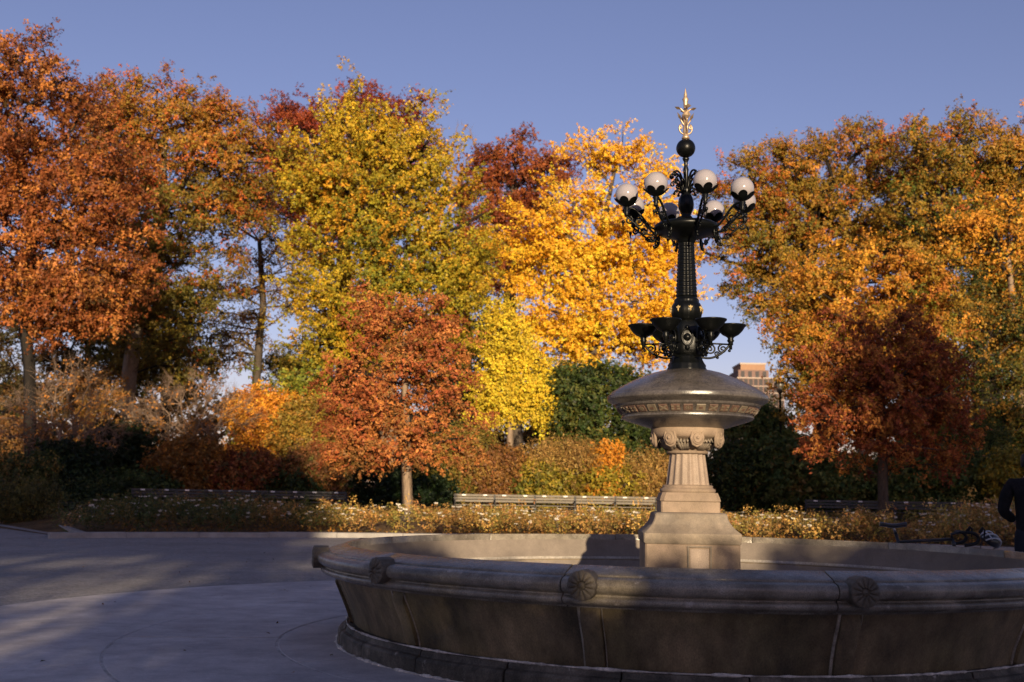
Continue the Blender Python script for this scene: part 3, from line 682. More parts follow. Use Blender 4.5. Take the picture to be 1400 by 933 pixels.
def plant(name, label, cat, base, ells, kind, n, pal, w=None, grad=None, trunk=None, r0=.2, bk=None, group=None, holes=.2, hollow=.5,
          limb_n=None, min_r=.012, sparse=1.0, size=1.0, sd=.13, clump=.18, bend=.12, leaf_clumps=None, twig_k=1.0, pad_k=1.0, plain=False, power=.45, twiglets=0, droop=None, seed=0):
    """trunk: list of world points up the stem; ells: world ellipsoids of the crown"""
    global rng
    sd_ = sum(ord(c)*(i+7) for i, c in enumerate(label))+seed; rng = np.random.default_rng(sd_); random.seed(sd_)
    base = Vector(base); o = empty(name, base); tag(o, label, cat, group)
    spec = dict(SPECS[kind])
    if kind in PADS and not plain:
        sub, rp, flat, up, el = PADS[kind]; C, D = pad_points(ells, max(12, int(n*.62)), sub, rp*twig_k*pad_k, flat, up if droop is None else droop, hollow, holes, el)
    else: C, D = crown_points(ells, n, hollow, holes)
    if trunk:
        LC = C[rng.permutation(len(C))[:limb_n or 380]]
        tm, bmh = branch_mesh(name, (0, 0, 0), [Vector(p)-base for p in trunk], LC-np.array(base), r0, min_r, bend, power=power)
        link('trunk', tm, bk or bark, o)
        if bmh: link('branches', bmh, (bark_dark if bk is bark_pale else bk) or bark, o)
        if twiglets:
            b = MB()
            for c_, d_ in zip(C-np.array(base), D):
                for q in range(twiglets):
                    dr = Vector(d_*.8+rng.normal(size=3)*.45+np.array([0, 0, .25])).normalized(); p0 = Vector(c_)-dr*.15; b.tube([p0, p0+dr*random.uniform(.35, .8)], [.0055, .002], 3, cap=False)
            tag(b.build('twigs', bk or bark, o), kind='stuff')
    if sparse > 0:
        spec['leaves'] = max(2, int(spec['leaves']*sparse)); spec['twig'] *= twig_k
        keep = slice(None) if leaf_clumps is None else rng.permutation(len(C))[:leaf_clumps]
        CC, DD = C[keep], D[keep]
        P_, nr, c = foliage_arrays(CC, DD, spec, palette_fn(CC, pal, w, sd, clump, grad))
        gz = ground_z(base.x, base.y)
        P_[:, 2] = np.maximum(P_[:, 2], gz+.03+rng.uniform(0, .1, len(P_)))
        V, Q, cc = leaves(P_, nr, spec['size']*size*(1 if kind in ('redoak', 'young') else 1.06), c, spec['aspect'], tri=kind not in ('redoak', 'young'))
        link('crown' if trunk else 'foliage', npmesh('crown', V-np.array(base, np.float32), Q, False, cc), leaf_m, o)
    return o
def ring_at(px, r):                        # angle where the view through column px meets the circle of radius r (far side)
    d = at(px, 690, 1.0); dx, dy = d.x, d.y; n = dx*dx+dy*dy; bq = (CX*dx+CY*dy)/n; c2 = (CX*CX+CY*CY-r*r)/n
    t = bq+math.sqrt(bq*bq-c2); return math.atan2(t*dy-CY, t*dx-CX)
def gp(px, Y):                             # ground point seen in column px at depth Y
    v = at(px, 690, Y); return Vector((v.x, v.y, ground_z(v.x, v.y)))

RUST = [(158, 86, 40), (134, 70, 34), (176, 106, 48), (108, 58, 30), (88, 62, 34)]
ORANGE = [(162, 104, 36), (144, 106, 34), (172, 88, 32), (122, 98, 36), (98, 86, 34)]
OLIVE = [(128, 104, 34), (150, 116, 34), (104, 92, 34), (84, 84, 36)]
GINK = [(200, 152, 26), (180, 146, 30), (150, 130, 30), (194, 134, 24), (112, 108, 32)]
GOLD = [(238, 176, 22), (228, 160, 20), (244, 192, 44), (206, 140, 18)]
REDD = [(134, 52, 30), (112, 44, 28), (156, 70, 32), (92, 44, 28)]
def big_trees():
    # rust oak at the left edge
    Y = 47; b = gp(42, Y)
    plant('oak_tree', 'tall rust brown oak filling the left edge, dark forked trunks below its leaves', 'tree', b,
          [ell(20, 170, 105, 120, Y), ell(120, 250, 80, 90, Y), ell(-60, 260, 90, 130, Y), ell(60, 320, 120, 85, Y), ell(25, 108, 34, 40, Y), ell(140, 375, 70, 50, Y), ell(20, 400, 75, 50, Y), ell(105, 420, 60, 36, Y)], 'oak', 470, RUST, [3, 3, 2, 2, 1],
          trunk=[at(40, 500, Y), at(34, 450, Y), at(44, 330, Y), at(30, 200, Y)], r0=.27, bk=bark_dark, holes=.16)
    # orange and olive maple beside it
    Y = 58; b = gp(178, Y)
    plant('maple_tree', 'broad orange and olive maple with pale sunlit trunk, second tree from the left edge', 'tree', b,
          [ell(215, 175, 90, 68, Y), ell(290, 215, 90, 80, Y), ell(160, 210, 70, 90, Y), ell(250, 300, 100, 70, Y), ell(345, 225, 65, 60, Y), ell(205, 400, 65, 60, Y), ell(280, 395, 48, 30, Y), ell(225, 480, 50, 36, Y)], 'maple', 480, ORANGE+[(196, 84, 34)], [3, 3, 1.6, 4, 4, 1], grad=[1.5, -.6, 2.4, -1.2, -2.2, 2.5],
          trunk=[at(177, 585, Y), at(174, 545, Y), at(185, 450, Y), at(215, 330, Y), at(225, 200, Y)], r0=.42, bk=bark_pale, holes=.34)
    for px, Y, es, pal, lb in ((120, 74, [(60, 430, 90, 70), (140, 470, 80, 60), (200, 500, 60, 45), (30, 500, 70, 50), (110, 370, 60, 50), (100, 520, 120, 40)], [(78, 54, 30), (66, 56, 30), (96, 66, 34), (50, 50, 28)], 'dark brown tree behind the trunks of the rust oak and the maple'),  # brown palette darkened, shade put into the leaf colours
                               (225, 70, [(215, 470, 60, 50), (255, 500, 50, 36), (180, 440, 50, 60), (240, 440, 40, 40)], [(104, 88, 34), (124, 100, 38), (84, 80, 34)], 'olive green tree behind the pale trunk'),
                               (1300, 72, [(1300, 470, 120, 90), (1390, 520, 90, 80), (1240, 540, 70, 60), (1200, 480, 60, 60)], [(150, 100, 36), (120, 92, 36), (88, 84, 34), (170, 112, 36)], 'amber and brown tree behind the thick dark trunk'),
                               (1120, 70, [(1140, 490, 50, 50), (1150, 550, 50, 44)], [(150, 104, 38), (124, 96, 38), (100, 84, 36)], 'brown tree low behind the amber one'),
                               (640, 76, [(640, 480, 60, 50), (600, 520, 60, 40), (690, 500, 40, 40)], [(120, 100, 36), (96, 84, 34), (140, 110, 40)], 'olive brown tree low behind the two ginkgos'),
                               (450, 74, [(430, 520, 70, 40), (480, 480, 60, 50)], [(128, 112, 38), (108, 96, 36), (150, 116, 40)], 'olive tree low behind the tall ginkgo')):
        b = gp(px, Y)
        plant('background_tree', lb, 'tree', b, [ell(*e, Y) for e in es], 'maple', 115, pal, trunk=[at(px, 560, Y), at(px, 470, Y)], r0=.3, bk=bark_dark, size=1.3, twig_k=1.25, holes=.15)
    # small leaning olive branchy tree low in the gap
    Y = 66; b = gp(355, Y)
    plant('thin_tree', 'thin brown tree with sparse leaves in the sky gap left of the ginkgo', 'tree', b,
          [ell(355, 405, 65, 45, Y), ell(310, 465, 45, 40, Y), ell(390, 350, 40, 45, Y), ell(350, 290, 40, 30, Y)], 'maple', 85, [(120, 76, 40), (132, 100, 40), (98, 60, 40)], trunk=[at(350, 520, Y), at(360, 420, Y), at(355, 330, Y)], r0=.26, holes=.4, sparse=.5)
    # dark red oak whose peaks show over the ginkgo
    Y = 84; b = gp(470, Y)
    plant('red_oak_tree', 'dark red oak whose peaks show above the tall yellow ginkgo', 'tree', b,
          [ell(405, 200, 60, 65, Y), ell(520, 185, 70, 65, Y), ell(395, 165, 28, 30, Y), ell(513, 132, 20, 18, Y), ell(548, 138, 18, 16, Y), ell(455, 260, 110, 64, Y), ell(430, 320, 40, 40, Y)], 'oak', 260, REDD, [3, 2, 2, 1],
          trunk=[at(470, 480, Y), at(470, 350, Y), at(480, 220, Y)], r0=.6, bk=bark_dark, size=1.25, twig_k=1.3)
    # the tall yellow-green ginkgo
    Y = 56; b = gp(530, Y)
    plant('ginkgo_tree', 'tall yellow green ginkgo with two peaks behind the small red oak', 'tree', b,
          [ell(465, 192, 30, 52, Y), ell(555, 208, 55, 50, Y), ell(505, 250, 110, 80, Y), ell(440, 250, 50, 60, Y), ell(595, 280, 46, 66, Y), ell(530, 340, 125, 70, Y), ell(450, 385, 55, 60, Y), ell(610, 350, 50, 60, Y), ell(540, 430, 125, 55, Y), ell(435, 470, 50, 45, Y), ell(620, 450, 45, 50, Y), ell(466, 142, 8, 22, Y), ell(575, 165, 20, 16, Y)], 'ginkgo', 560, GINK, [3, 3, 2.4, 1.6, 1.8], grad=[1.8, .4, -1.2, 2.2, -3.4],
          trunk=[at(530, 560, Y), at(528, 430, Y), at(500, 300, Y), at(470, 150, Y)], r0=.5, bk=bark_pale, holes=.14)
    # bare twiggy crown and rust oak between the two ginkgos
    Y = 72; b = gp(712, Y)
    plant('rust_tree', 'rust red tree standing between the tall ginkgo and the golden ginkgo', 'tree', b,
          [ell(705, 240, 62, 55, Y), ell(665, 260, 40, 55, Y), ell(745, 240, 35, 45, Y), ell(690, 330, 70, 60, Y), ell(660, 395, 50, 40, Y), ell(730, 320, 50, 50, Y)], 'oak', 300, [(150, 78, 36), (128, 58, 30), (164, 92, 40), (110, 60, 36)], [3, 3, 1, 2],
          trunk=[at(700, 520, Y), at(697, 420, Y), at(700, 300, Y), at(705, 230, Y)], r0=.42, bk=bark, holes=.26, size=1.1)
    Y = 78; b = gp(640, Y)
    plant('bare_tree', 'leafless grey tree whose twigs reach above the right side of the tall ginkgo', 'tree', b,
          [ell(632, 215, 26, 62, Y), ell(620, 300, 50, 60, Y)], 'oak', 150, RUST, trunk=[at(640, 480, Y), at(632, 330, Y), at(630, 240, Y)], r0=.3, bk=twig_tan, min_r=.012, sparse=0, plain=True, power=.5, twiglets=3)
    # the golden ginkgo
    Y = 60; b = gp(812, Y)
    plant('golden_ginkgo_tree', 'bright golden ginkgo just left of the lamp column', 'tree', b,
          [ell(840, 226, 28, 24, Y), ell(846, 196, 18, 14, Y), ell(800, 190, 22, 6, Y), ell(820, 215, 20, 14, Y), ell(800, 276, 54, 38, Y), ell(866, 276, 36, 38, Y), ell(892, 246, 24, 8, Y), ell(770, 335, 75, 50, Y), ell(860, 340, 70, 58, Y), ell(745, 390, 50, 45, Y), ell(830, 420, 88, 52, Y), ell(905, 400, 40, 62, Y), ell(790, 468, 75, 36, Y), ell(880, 470, 55, 36, Y)], 'ginkgo', 520, GOLD, [4, 3, 2, 1.6],
          trunk=[at(812, 520, Y), at(812, 430, Y), at(820, 320, Y), at(842, 225, Y)], r0=.34, bk=bark, holes=.34, sd=.12, clump=.12, droop=.12)
    # big orange and olive trees on the right
    Y = 60; b = gp(1130, Y)
    plant('broad_maple_tree', 'broad orange and olive maple right of the lamp globes', 'tree', b,
          [ell(1090, 246, 76, 54, Y), ell(1020, 262, 48, 55, Y), ell(1195, 220, 86, 60, Y), ell(1130, 300, 110, 70, Y), ell(1040, 340, 65, 55, Y), ell(1225, 176, 26, 20, Y), ell(1022, 385, 42, 36, Y), ell(1110, 400, 75, 45, Y), ell(1215, 300, 80, 80, Y), ell(1095, 440, 30, 28, Y)], 'maple', 560, [(176, 112, 32), (156, 112, 34), (132, 104, 34), (168, 86, 32), (98, 90, 34)], [3, 3, 2.6, 1.4, 3], grad=[1.0, 0, -1, 2.6, -2.2],
          trunk=[at(1130, 560, Y), at(1112, 470, Y), at(1100, 380, Y), at(1120, 260, Y)], r0=.6, bk=bark_dark, holes=.26)
    Y = 55; b = gp(1352, Y)
    plant('tall_maple_tree', 'tall orange tree with thick dark trunk at the right edge', 'tree', b,
          [ell(1320, 222, 86, 54, Y), ell(1400, 226, 76, 60, Y), ell(1290, 290, 75, 70, Y), ell(1390, 320, 90, 70, Y), ell(1330, 390, 80, 60, Y), ell(1420, 420, 70, 70, Y), ell(1355, 172, 24, 14, Y), ell(1300, 180, 28, 16, Y)], 'maple', 500, [(180, 116, 32), (156, 112, 34), (130, 104, 34), (88, 92, 34), (170, 86, 34)], [3, 3, 2.6, 3, 1], grad=[.8, 0, -1, -3, 3.2],
          trunk=[at(1352, 590, Y), at(1350, 480, Y), at(1345, 360, Y), at(1350, 230, Y)], r0=.72, bk=bark_dark, holes=.2)
    # lighter yellow-olive tree in front on the right
    Y = 44; b = gp(1180, Y)
    plant('amber_tree', 'amber yellow tree with thin pale stems right of the stone bowl', 'tree', b,
          [ell(1150, 400, 75, 60, Y), ell(1210, 380, 60, 70, Y), ell(1110, 450, 55, 60, Y), ell(1190, 470, 75, 60, Y), ell(1255, 440, 55, 60, Y), ell(1112, 520, 36, 40, Y), ell(1170, 345, 40, 30, Y)], 'maple', 330, [(204, 138, 34), (186, 118, 32), (150, 112, 34), (172, 96, 40), (112, 108, 36)], [3, 3, 2, 1, 1.5],
          trunk=[at(1180, 600, Y), at(1185, 500, Y), at(1180, 400, Y)], r0=.2, bk=bark_pale, holes=.3, size=.85, twig_k=.8)
    Y = 50; b = gp(1395, Y)
    plant('pale_tree', 'yellow leaved tree with bare pale limbs at the right edge below the orange crown', 'tree', b,
          [ell(1390, 330, 60, 60, Y), ell(1345, 300, 40, 30, Y), ell(1400, 440, 60, 60, Y), ell(1300, 330, 30, 22, Y)], 'maple', 130, [(214, 142, 34), (196, 128, 36), (150, 120, 40)], trunk=[at(1398, 560, Y), at(1385, 420, Y), at(1378, 340, Y)], r0=.2, bk=bark_pale, sparse=.55, holes=.3)
    Y = 48; b = gp(1300, Y)  # leaf palette of this tree darkened to stand in for shade
    plant('green_tree', 'green and yellow leaved young tree before the thick dark trunk', 'tree', b,
          [ell(1300, 440, 50, 50, Y), ell(1385, 480, 50, 60, Y), ell(1290, 520, 40, 50, Y), ell(1390, 570, 40, 40, Y)], 'maple', 170, [(72, 78, 32), (110, 92, 34), (58, 64, 28), (150, 104, 34)], trunk=[at(1300, 620, Y), at(1302, 500, Y)], r0=.14, holes=.25, size=.8)
    # small trees in and behind the flowerbed
    Y = 31.5; b = gp(557, Y)
    plant('small_red_oak', 'small rust red oak in full sun on a mound in the flowerbed', 'tree', b,
          [ell(550, 455, 50, 42, Y), ell(512, 462, 34, 32, Y), ell(598, 465, 34, 34, Y), ell(545, 520, 82, 36, Y), ell(610, 525, 34, 26, Y), ell(530, 572, 66, 34, Y), ell(605, 572, 40, 32, Y), ell(498, 428, 14, 14, Y), ell(585, 424, 16, 14, Y), ell(646, 604, 20, 11, Y), ell(640, 485, 10, 12, Y), ell(500, 612, 50, 26, Y), ell(560, 612, 66, 24, Y), ell(622, 630, 32, 22, Y), ell(470, 560, 25, 25, Y)], 'redoak', 400, [(174, 94, 50), (158, 80, 44), (188, 114, 58), (142, 92, 48), (152, 112, 52)], [3, 3, 2, 1.5, 1], grad=[0, 1.5, 0, -1, -2.4],
          trunk=[at(557, 668, Y), at(557, 600, Y), at(553, 450, Y)], r0=.15, bk=bark_pale, holes=.12, min_r=.008, bend=.06, pad_k=1.3)
    Y = 31.5; b = gp(1207, Y)
    plant('shaded_red_oak', 'small russet oak half in shade, slim trunk behind the saddle of the bicycle', 'tree', b,
          [ell(1205, 470, 60, 48, Y), ell(1160, 500, 48, 48, Y), ell(1255, 500, 50, 48, Y), ell(1205, 550, 92, 46, Y), ell(1150, 580, 52, 40, Y), ell(1265, 590, 55, 40, Y), ell(1205, 598, 80, 26, Y), ell(1130, 555, 30, 40, Y)], 'redoak', 430, [(162, 86, 44), (136, 66, 40), (180, 112, 50), (112, 60, 40)], None,
          trunk=[at(1207, 655, Y), at(1205, 600, Y), at(1203, 470, Y)], r0=.15, bk=bark, holes=.12, min_r=.008, bend=.06, pad_k=1.3)
    Y = 49; b = gp(698, Y)
    plant('young_ginkgo', 'young lemon yellow ginkgo with pale trunk right of the small red oak', 'tree', b,
          [ell(690, 448, 16, 32, Y), ell(688, 495, 30, 34, Y), ell(722, 525, 26, 36, Y), ell(672, 535, 26, 28, Y), ell(700, 550, 34, 26, Y), ell(660, 577, 18, 12, Y), ell(738, 560, 17, 24, Y), ell(714, 478, 15, 28, Y)], 'young', 300, [(232, 190, 34), (220, 178, 34), (200, 168, 38), (240, 200, 52)], trunk=[at(697, 600, Y), at(700, 560, Y), at(694, 460, Y)], r0=.17, bk=bark_pale, holes=.22, pad_k=.7)
big_trees()
def bare_trees():
    for px, Y, es, lb in ((265, 46, [(255, 560, 70, 36), (300, 565, 60, 34), (215, 580, 50, 30), (265, 530, 45, 22)], 'leafless tan tree with spreading twigs right of the pale trunk'),
                          (85, 43, [(90, 555, 75, 45), (30, 580, 55, 40), (140, 575, 45, 40), (95, 515, 40, 22)], 'leafless tan tree with spreading twigs near the left edge')):
        b = gp(px, Y)
        plant('bare_tree', lb, 'tree', b, [ell(*e, Y, .9) for e in es], 'young', 330, [(188, 120, 50), (170, 110, 56)], trunk=[at(px, 618, Y), at(px-2, 598, Y)], r0=.10, bk=twig_tan, min_r=.006, bend=.08, leaf_clumps=90, sparse=.2, hollow=.35, plain=True, power=.5, twiglets=7, group='leafless trees behind the left flowerbed')
bare_trees()

GREEN = [(52, 64, 30), (66, 76, 34), (44, 54, 28), (84, 84, 36)]
DKGREEN = [(30, 44, 24), (40, 54, 28), (26, 36, 22), (58, 62, 30)]
RGREEN = [(84, 96, 46), (100, 100, 50), (70, 84, 42), (120, 96, 52)]
BROWN = [(132, 84, 42), (112, 70, 38), (148, 100, 50), (92, 66, 36)]
RUSSET = [(128, 66, 36), (110, 54, 32), (146, 84, 42)]
OLIVEY = [(140, 120, 36), (160, 130, 36), (116, 104, 36), (96, 92, 36)]
TAN = [(164, 122, 66), (146, 104, 56), (178, 136, 74), (124, 92, 50)]
AMBER = [(206, 128, 30), (222, 148, 34), (184, 104, 30), (150, 92, 34)]
def shrubs():
    # (px, py, rx, ry, depth, kind, clumps, palette, label)
    T = [
        (825, 560, 95, 58, 50, 'evergreen', 620, GREEN+[(120, 104, 44), (108, 104, 48), (92, 98, 44)], 'large dark green rounded shrub left of the stone bowl'),
        (895, 585, 50, 50, 49, 'evergreen', 280, GREEN, 'dark green shrub directly left of the fluted shaft'),
        (640, 560, 40, 52, 52, 'evergreen', 240, DKGREEN, 'dark green shrub between the small red oak and the young ginkgo'),
        (760, 540, 40, 40, 54, 'evergreen', 200, [(88, 84, 40), (70, 70, 36), (110, 88, 44)], 'olive brown shrub right of the young ginkgo'),
        (660, 645, 58, 32, 42, 'shrub', 320, BROWN[:3]+[(120, 72, 36)], 'low russet brown shrub behind the left end of the sunlit benches'),
        (636, 607, 36, 20, 44.5, 'shrub', 200, [(140, 108, 40), (124, 104, 44), (112, 92, 40)], 'olive brown mounded shrub below the dark green shrub'),
        (775, 636, 55, 22, 44, 'grassy', 260, TAN, 'tan feathery shrub below the large green shrub'),
        (740, 658, 44, 20, 41.5, 'shrub', 200, OLIVEY, 'yellow olive shrub behind the middle of the sunlit benches'),
        (835, 660, 50, 20, 41.5, 'shrub', 230, OLIVEY[:2]+[(176, 142, 40)], 'yellow green shrub behind the right end of the sunlit benches'),
        (830, 622, 15, 13, 43, 'shrub', 60, AMBER[:2], 'small amber yellow shrub among the tan feathery ones'),
        (890, 654, 36, 26, 42, 'grassy', 170, TAN+[(132, 84, 44)], 'tan feathery shrub beside the pedestal'),
        (600, 640, 40, 36, 43.5, 'shrub', 180, [(120, 100, 38), (104, 92, 36)], 'olive shrub behind the right side of the small red oak'),
        (430, 600, 60, 55, 49, 'shrub', 400, [(150, 116, 40), (130, 104, 40), (168, 118, 44), (110, 96, 40)], 'tall olive gold shrub left of the small red oak'),
        (400, 560, 50, 44, 55, 'maple', 130, [(140, 130, 40), (120, 120, 42), (164, 140, 40)], 'yellow green shrub below the left side of the tall ginkgo'),
        (430, 645, 44, 30, 43, 'shrub', 210, [(150, 96, 52), (132, 84, 46), (110, 92, 44)], 'russet shrub left of the small red oak trunk'),
        (375, 580, 56, 46, 51, 'shrub', 380, AMBER, 'glowing amber orange shrub left of the olive gold one'),
        (345, 568, 40, 24, 55, 'shrub', 240, [(176, 104, 40), (150, 88, 40), (190, 124, 44)], 'dull orange shrub behind the leafless tan tree'),
        (30, 600, 60, 26, 50, 'shrub', 170, [(150, 96, 50), (120, 82, 44)], 'low orange brown shrub behind the leafless tree near the left edge'),
        (130, 540, 40, 36, 55, 'shrub', 180, [(170, 108, 42), (120, 84, 40)], 'amber shrub left of the pale trunk'),
        (330, 650, 60, 26, 42, 'shrub', 260, RUSSET+[(80, 70, 36)], 'dark russet shrub behind the left benches'),
        (255, 640, 55, 34, 43.5, 'shrub', 260, [(140, 88, 36), (116, 78, 36), (160, 104, 40)], 'shaded orange brown shrub behind the left benches'),
        (160, 625, 55, 40, 45, 'evergreen', 300, DKGREEN, 'dark glossy evergreen shrub below the pale trunk'),
        (100, 645, 45, 34, 42, 'evergreen', 220, DKGREEN, 'low dark evergreen shrub right of the left leafless tree'),
        (25, 655, 55, 30, 39, 'shrub', 240, [(72, 80, 36), (60, 66, 32), (120, 92, 44)], 'low green shrub at the left edge'),
        (20, 690, 50, 18, 36, 'grassy', 150, [(72, 70, 36), (96, 84, 40), (60, 60, 32)], 'low grassy clump at the left edge beside the path'),
        (110, 680, 50, 18, 40, 'shrub', 170, DKGREEN[:2]+[(70, 74, 36)], 'low dark green shrub behind the corner of the flowerbed'),
        (190, 668, 44, 18, 41, 'shrub', 160, GREEN, 'low green shrub left of the shaded benches'),
        (395, 668, 46, 16, 41, 'shrub', 150, GREEN, 'low green shrub behind the right end of the shaded left benches'),
        (520, 665, 44, 24, 42, 'shrub', 190, DKGREEN, 'dark green shrub behind the small red oak trunk'),
        (585, 672, 40, 18, 41, 'evergreen', 150, DKGREEN, 'low dark shrub right of the small red oak trunk'),
        (1030, 600, 55, 50, 47, 'evergreen', 320, RGREEN, 'dark green shrub right of the stone bowl'),
        (1050, 578, 24, 20, 50, 'grassy', 100, [(176, 150, 96), (156, 128, 80)], 'pale feathery shrub below the brick tower'),
        (1010, 650, 44, 38, 43, 'shrub', 240, GREEN+BROWN[:1], 'green brown shrub right of the pedestal'),
        (1085, 640, 50, 44, 44, 'evergreen', 280, RGREEN, 'dark shrub left of the shaded russet oak'),
        (1150, 660, 50, 30, 42, 'evergreen', 220, RGREEN, 'low dark shrub behind the shaded russet oak'),
        (1250, 650, 55, 34, 42, 'evergreen', 260, RGREEN, 'dim green shrub right of the shaded russet oak trunk'),
        (1330, 620, 44, 40, 46, 'grassy', 220, [(66, 80, 32), (52, 66, 30), (88, 92, 36)], 'tall green grassy shrub below the thick dark trunk'),
        (1325, 655, 44, 28, 42, 'shrub', 200, RGREEN, 'dark low shrub between the benches and the green grassy shrub'),
        (1385, 655, 36, 30, 41, 'shrub', 170, OLIVEY, 'yellow olive shrub left of the person in black'),
        (1390, 610, 50, 44, 50, 'shrub', 240, [(150, 108, 34), (120, 98, 34), (76, 84, 32)], 'amber and green shrub at the right edge behind the person'),
        (1270, 590, 60, 44, 52, 'shrub', 260, [(140, 96, 36), (110, 86, 36), (80, 80, 34)], 'brown green thicket behind the shaded russet oak'),
    ]
    for i, (px, py, rx, ry, Y, kind, n, pal, lb) in enumerate(T):
        a_ = ring_at(px, 36.0); Ym = CY+36.0*math.sin(a_)
        if py > 675: Ym -= 4
        Y = max(Y, Ym*(1+.4*rx/FPX))+max(0, 42-Y)*-.3
        b = gp(px, Y); top = at(px, py-ry, Y); k = Y/FPX; g = b.z
        c = at(px, py, Y); rz = ry*k
        bot = c.z-rz
        es = [(c, (rx*k, rx*k*.75, rz))]
        for j in range(3):
            a = random.uniform(-1, 1); es.append((c+Vector((a*rx*k*.6, random.uniform(-.4, .2)*rx*k*.5, random.uniform(-.1, .5)*rz)), (rx*k*random.uniform(.35, .55), rx*k*.45, rz*random.uniform(.45, .7))))
        if bot > g+.15:                                              # fill down to the ground
            h = (c.z-g)/2; es.append((Vector((c.x, c.y, g+h)), (rx*k*.82, rx*k*.6, h)))
            n = int(n*1.25)
        stem = [Vector((b.x, b.y, g+max(.3, (top.z-g)*.35)))]
        plant('shrub', lb, 'shrub', b, es, kind, n, pal, trunk=stem, r0=.07, bk=bark, limb_n=40, min_r=.01, holes=.06, hollow=.55, group='shrubs behind the flowerbed', size=1.25 if Y > 40 else 1.0, twig_k=1.15)
shrubs()
def far_wood():
    # a far-off band of woods that closes the view between the trunks
    ells = []
    for a in np.arange(46, 136, 1.6):
        r = 88+random.uniform(-4, 8); t = math.radians(float(a)); x, y = CX+r*math.cos(t), CY+r*math.sin(t); h = random.uniform(5.0, 9.0) if not 68 < a < 86 else 3.6
        ells.append((Vector((x, y, ground_z(x, y)+h*.45)), (2.6, 2.0, h*.55)))
    C, D = crown_points(ells, 2500, .4, .05)
    sp = dict(SPECS['oak']); sp['twig'] = 1.0; sp['leaves'] = 6
    P_, nr, c = foliage_arrays(C, D, sp, palette_fn(C, [(140, 92, 48), (112, 84, 44), (160, 108, 50), (88, 78, 40)]))
    P_[:, 2] = np.maximum(P_[:, 2], 1.8)
    V, Q, cc = leaves(P_, nr, .42, c, .8)
    tag(link('distant_woods', npmesh('distant_woods', V, Q, False, cc), leaf_m), 'far-off brown thicket closing the view between the trunks', kind='stuff')
far_wood()
def shade_trees():
    # unseen trees on the sun side of the plaza, crowns shaped to put the forecourt and the flanks of the bed in shade. u across the light, v = height where their shadow falls at the camera
    ca, sa = math.cos(SUN_AZ), math.sin(SUN_AZ); tn = math.tan(SUN_EL)
    def W(u, s, v): return Vector((u*ca+s*sa, -u*sa+s*ca, v-s*tn))
    def tree(label, u, s, lobes, n, sparse=1.0, holes=.1, jit=1.5):
        b = W(u, s, 0); b.z = 0
        es = [(W(uu, s+jit*random.uniform(-1, 1), vv), (ru, ru*.7, rv)) for uu, vv, ru, rv in lobes]
        top = max(e[0].z for e in es)
        plant('shade_tree', label, 'tree', b, es, 'shade', n, ORANGE, trunk=[Vector((b.x, b.y, 2.2)), Vector((b.x+.2, b.y, top*.7))], r0=.4, bk=bark, limb_n=60, holes=holes, hollow=.2, sparse=sparse, twig_k=1 if jit > 1 else .3, size=1 if jit > 1 else .5, group='trees on the sunny side of the plaza')
    tree('wide orange tree standing behind the viewer to the left', -8.5, -26, [(-6.5, 7.6, 4.0, 3.4), (-11.5, 7, 4.5, 4.2), (-4.6, 8.6, 2.6, 2.2), (-4.2, 6.2, 2.6, 1.6), (-3.7, 5.1, 2.4, 1.0), (-7.5, 5.0, 4, 1.2)], 760)
    rd = random.Random(4); lob = []
    for v, rv, k in ((2.0, .13, 4), (2.6, .2, 5), (3.32, .17, 5), (3.78, .24, 7), (4.25, .3, 8)):
        for i in range(k): lob.append((-11+10.2*(i+.5)/k+rd.uniform(-.4, .4), v+rd.uniform(-.1, .1), rd.uniform(.9, 1.35), rv*rd.uniform(.8, 1.2)))
    tree('thin orange tree standing behind the viewer to the left', -6, -22, lob, 230, .6, 0, 1.0)  # unseen crown laid out in rows so streaks of sun pass between
    tree('wide orange tree standing behind the viewer further left', -19, -28, [(-17, 6, 5, 5), (-22, 6, 5, 5), (-17, 2, 5, 3)], 300)
    tree('wide orange tree standing behind the viewer to the right', 20.5, -30, [(17.4, 8.6, 2.7, 3.4), (19.5, 5.5, 5, 5.2), (24, 6, 5, 5), (18.5, 2, 4.2, 3.2), (17, 5, 2.6, 4), (14.9, 4.4, 2.0, 2.2), (17.6, 8.2, 2.4, 3.6), (16.3, 9.4, 1.9, 2.8), (16.3, 7, 1.9, 2.5)], 1100, holes=.0)
    tree('wide orange tree standing behind the viewer further right', 30, -30, [(29, 5.5, 5, 5.2), (25.5, 10.5, 4, 3.5), (34, 6, 5, 5), (29, 2, 5, 3)], 260)
    where = ('left end of the row', 'second from the left', 'third from the left', 'fourth from the left, the tallest', 'fifth from the left', 'right end of the row')
    for i, (u, s, L, v, n) in enumerate(((-4.8, -9, 3.2, 1.9, 160), (-.3, -9.5, 1.8, 2.7, 260), (3.0, -9, 2.0, 1.86, 420), (6.0, -9.3, 2.2, 2.7, 300), (7.0, -10.3, 1.6, 3.75, 420), (11.2, -10, 3.0, 2.4, 320))):
        b = W(u, s, 0); b.z = 0; tp = W(u, s, v).z
        plant('sun_blocker_shrub', 'clipped shrub behind the viewer, '+where[i], 'shrub', b, [(Vector((b.x, b.y, tp*.5)), (L, 1.0, tp*.5)), (Vector((b.x+L*.35, b.y, tp*.5)), (L*.7, 1.0, tp*.47)), (Vector((b.x-L*.35, b.y, tp*.5)), (L*.7, 1.0, tp*.48))], 'shrub', int(n*.8), GREEN, trunk=[Vector((b.x, b.y, .7))], r0=.07, limb_n=30, holes=.1, hollow=.2, size=2.4, twig_k=1.0, group='unseen shrubs added to block sun on the plaza')  # unseen shrubs added to block the low sun, heights set by their shadows
shade_trees()

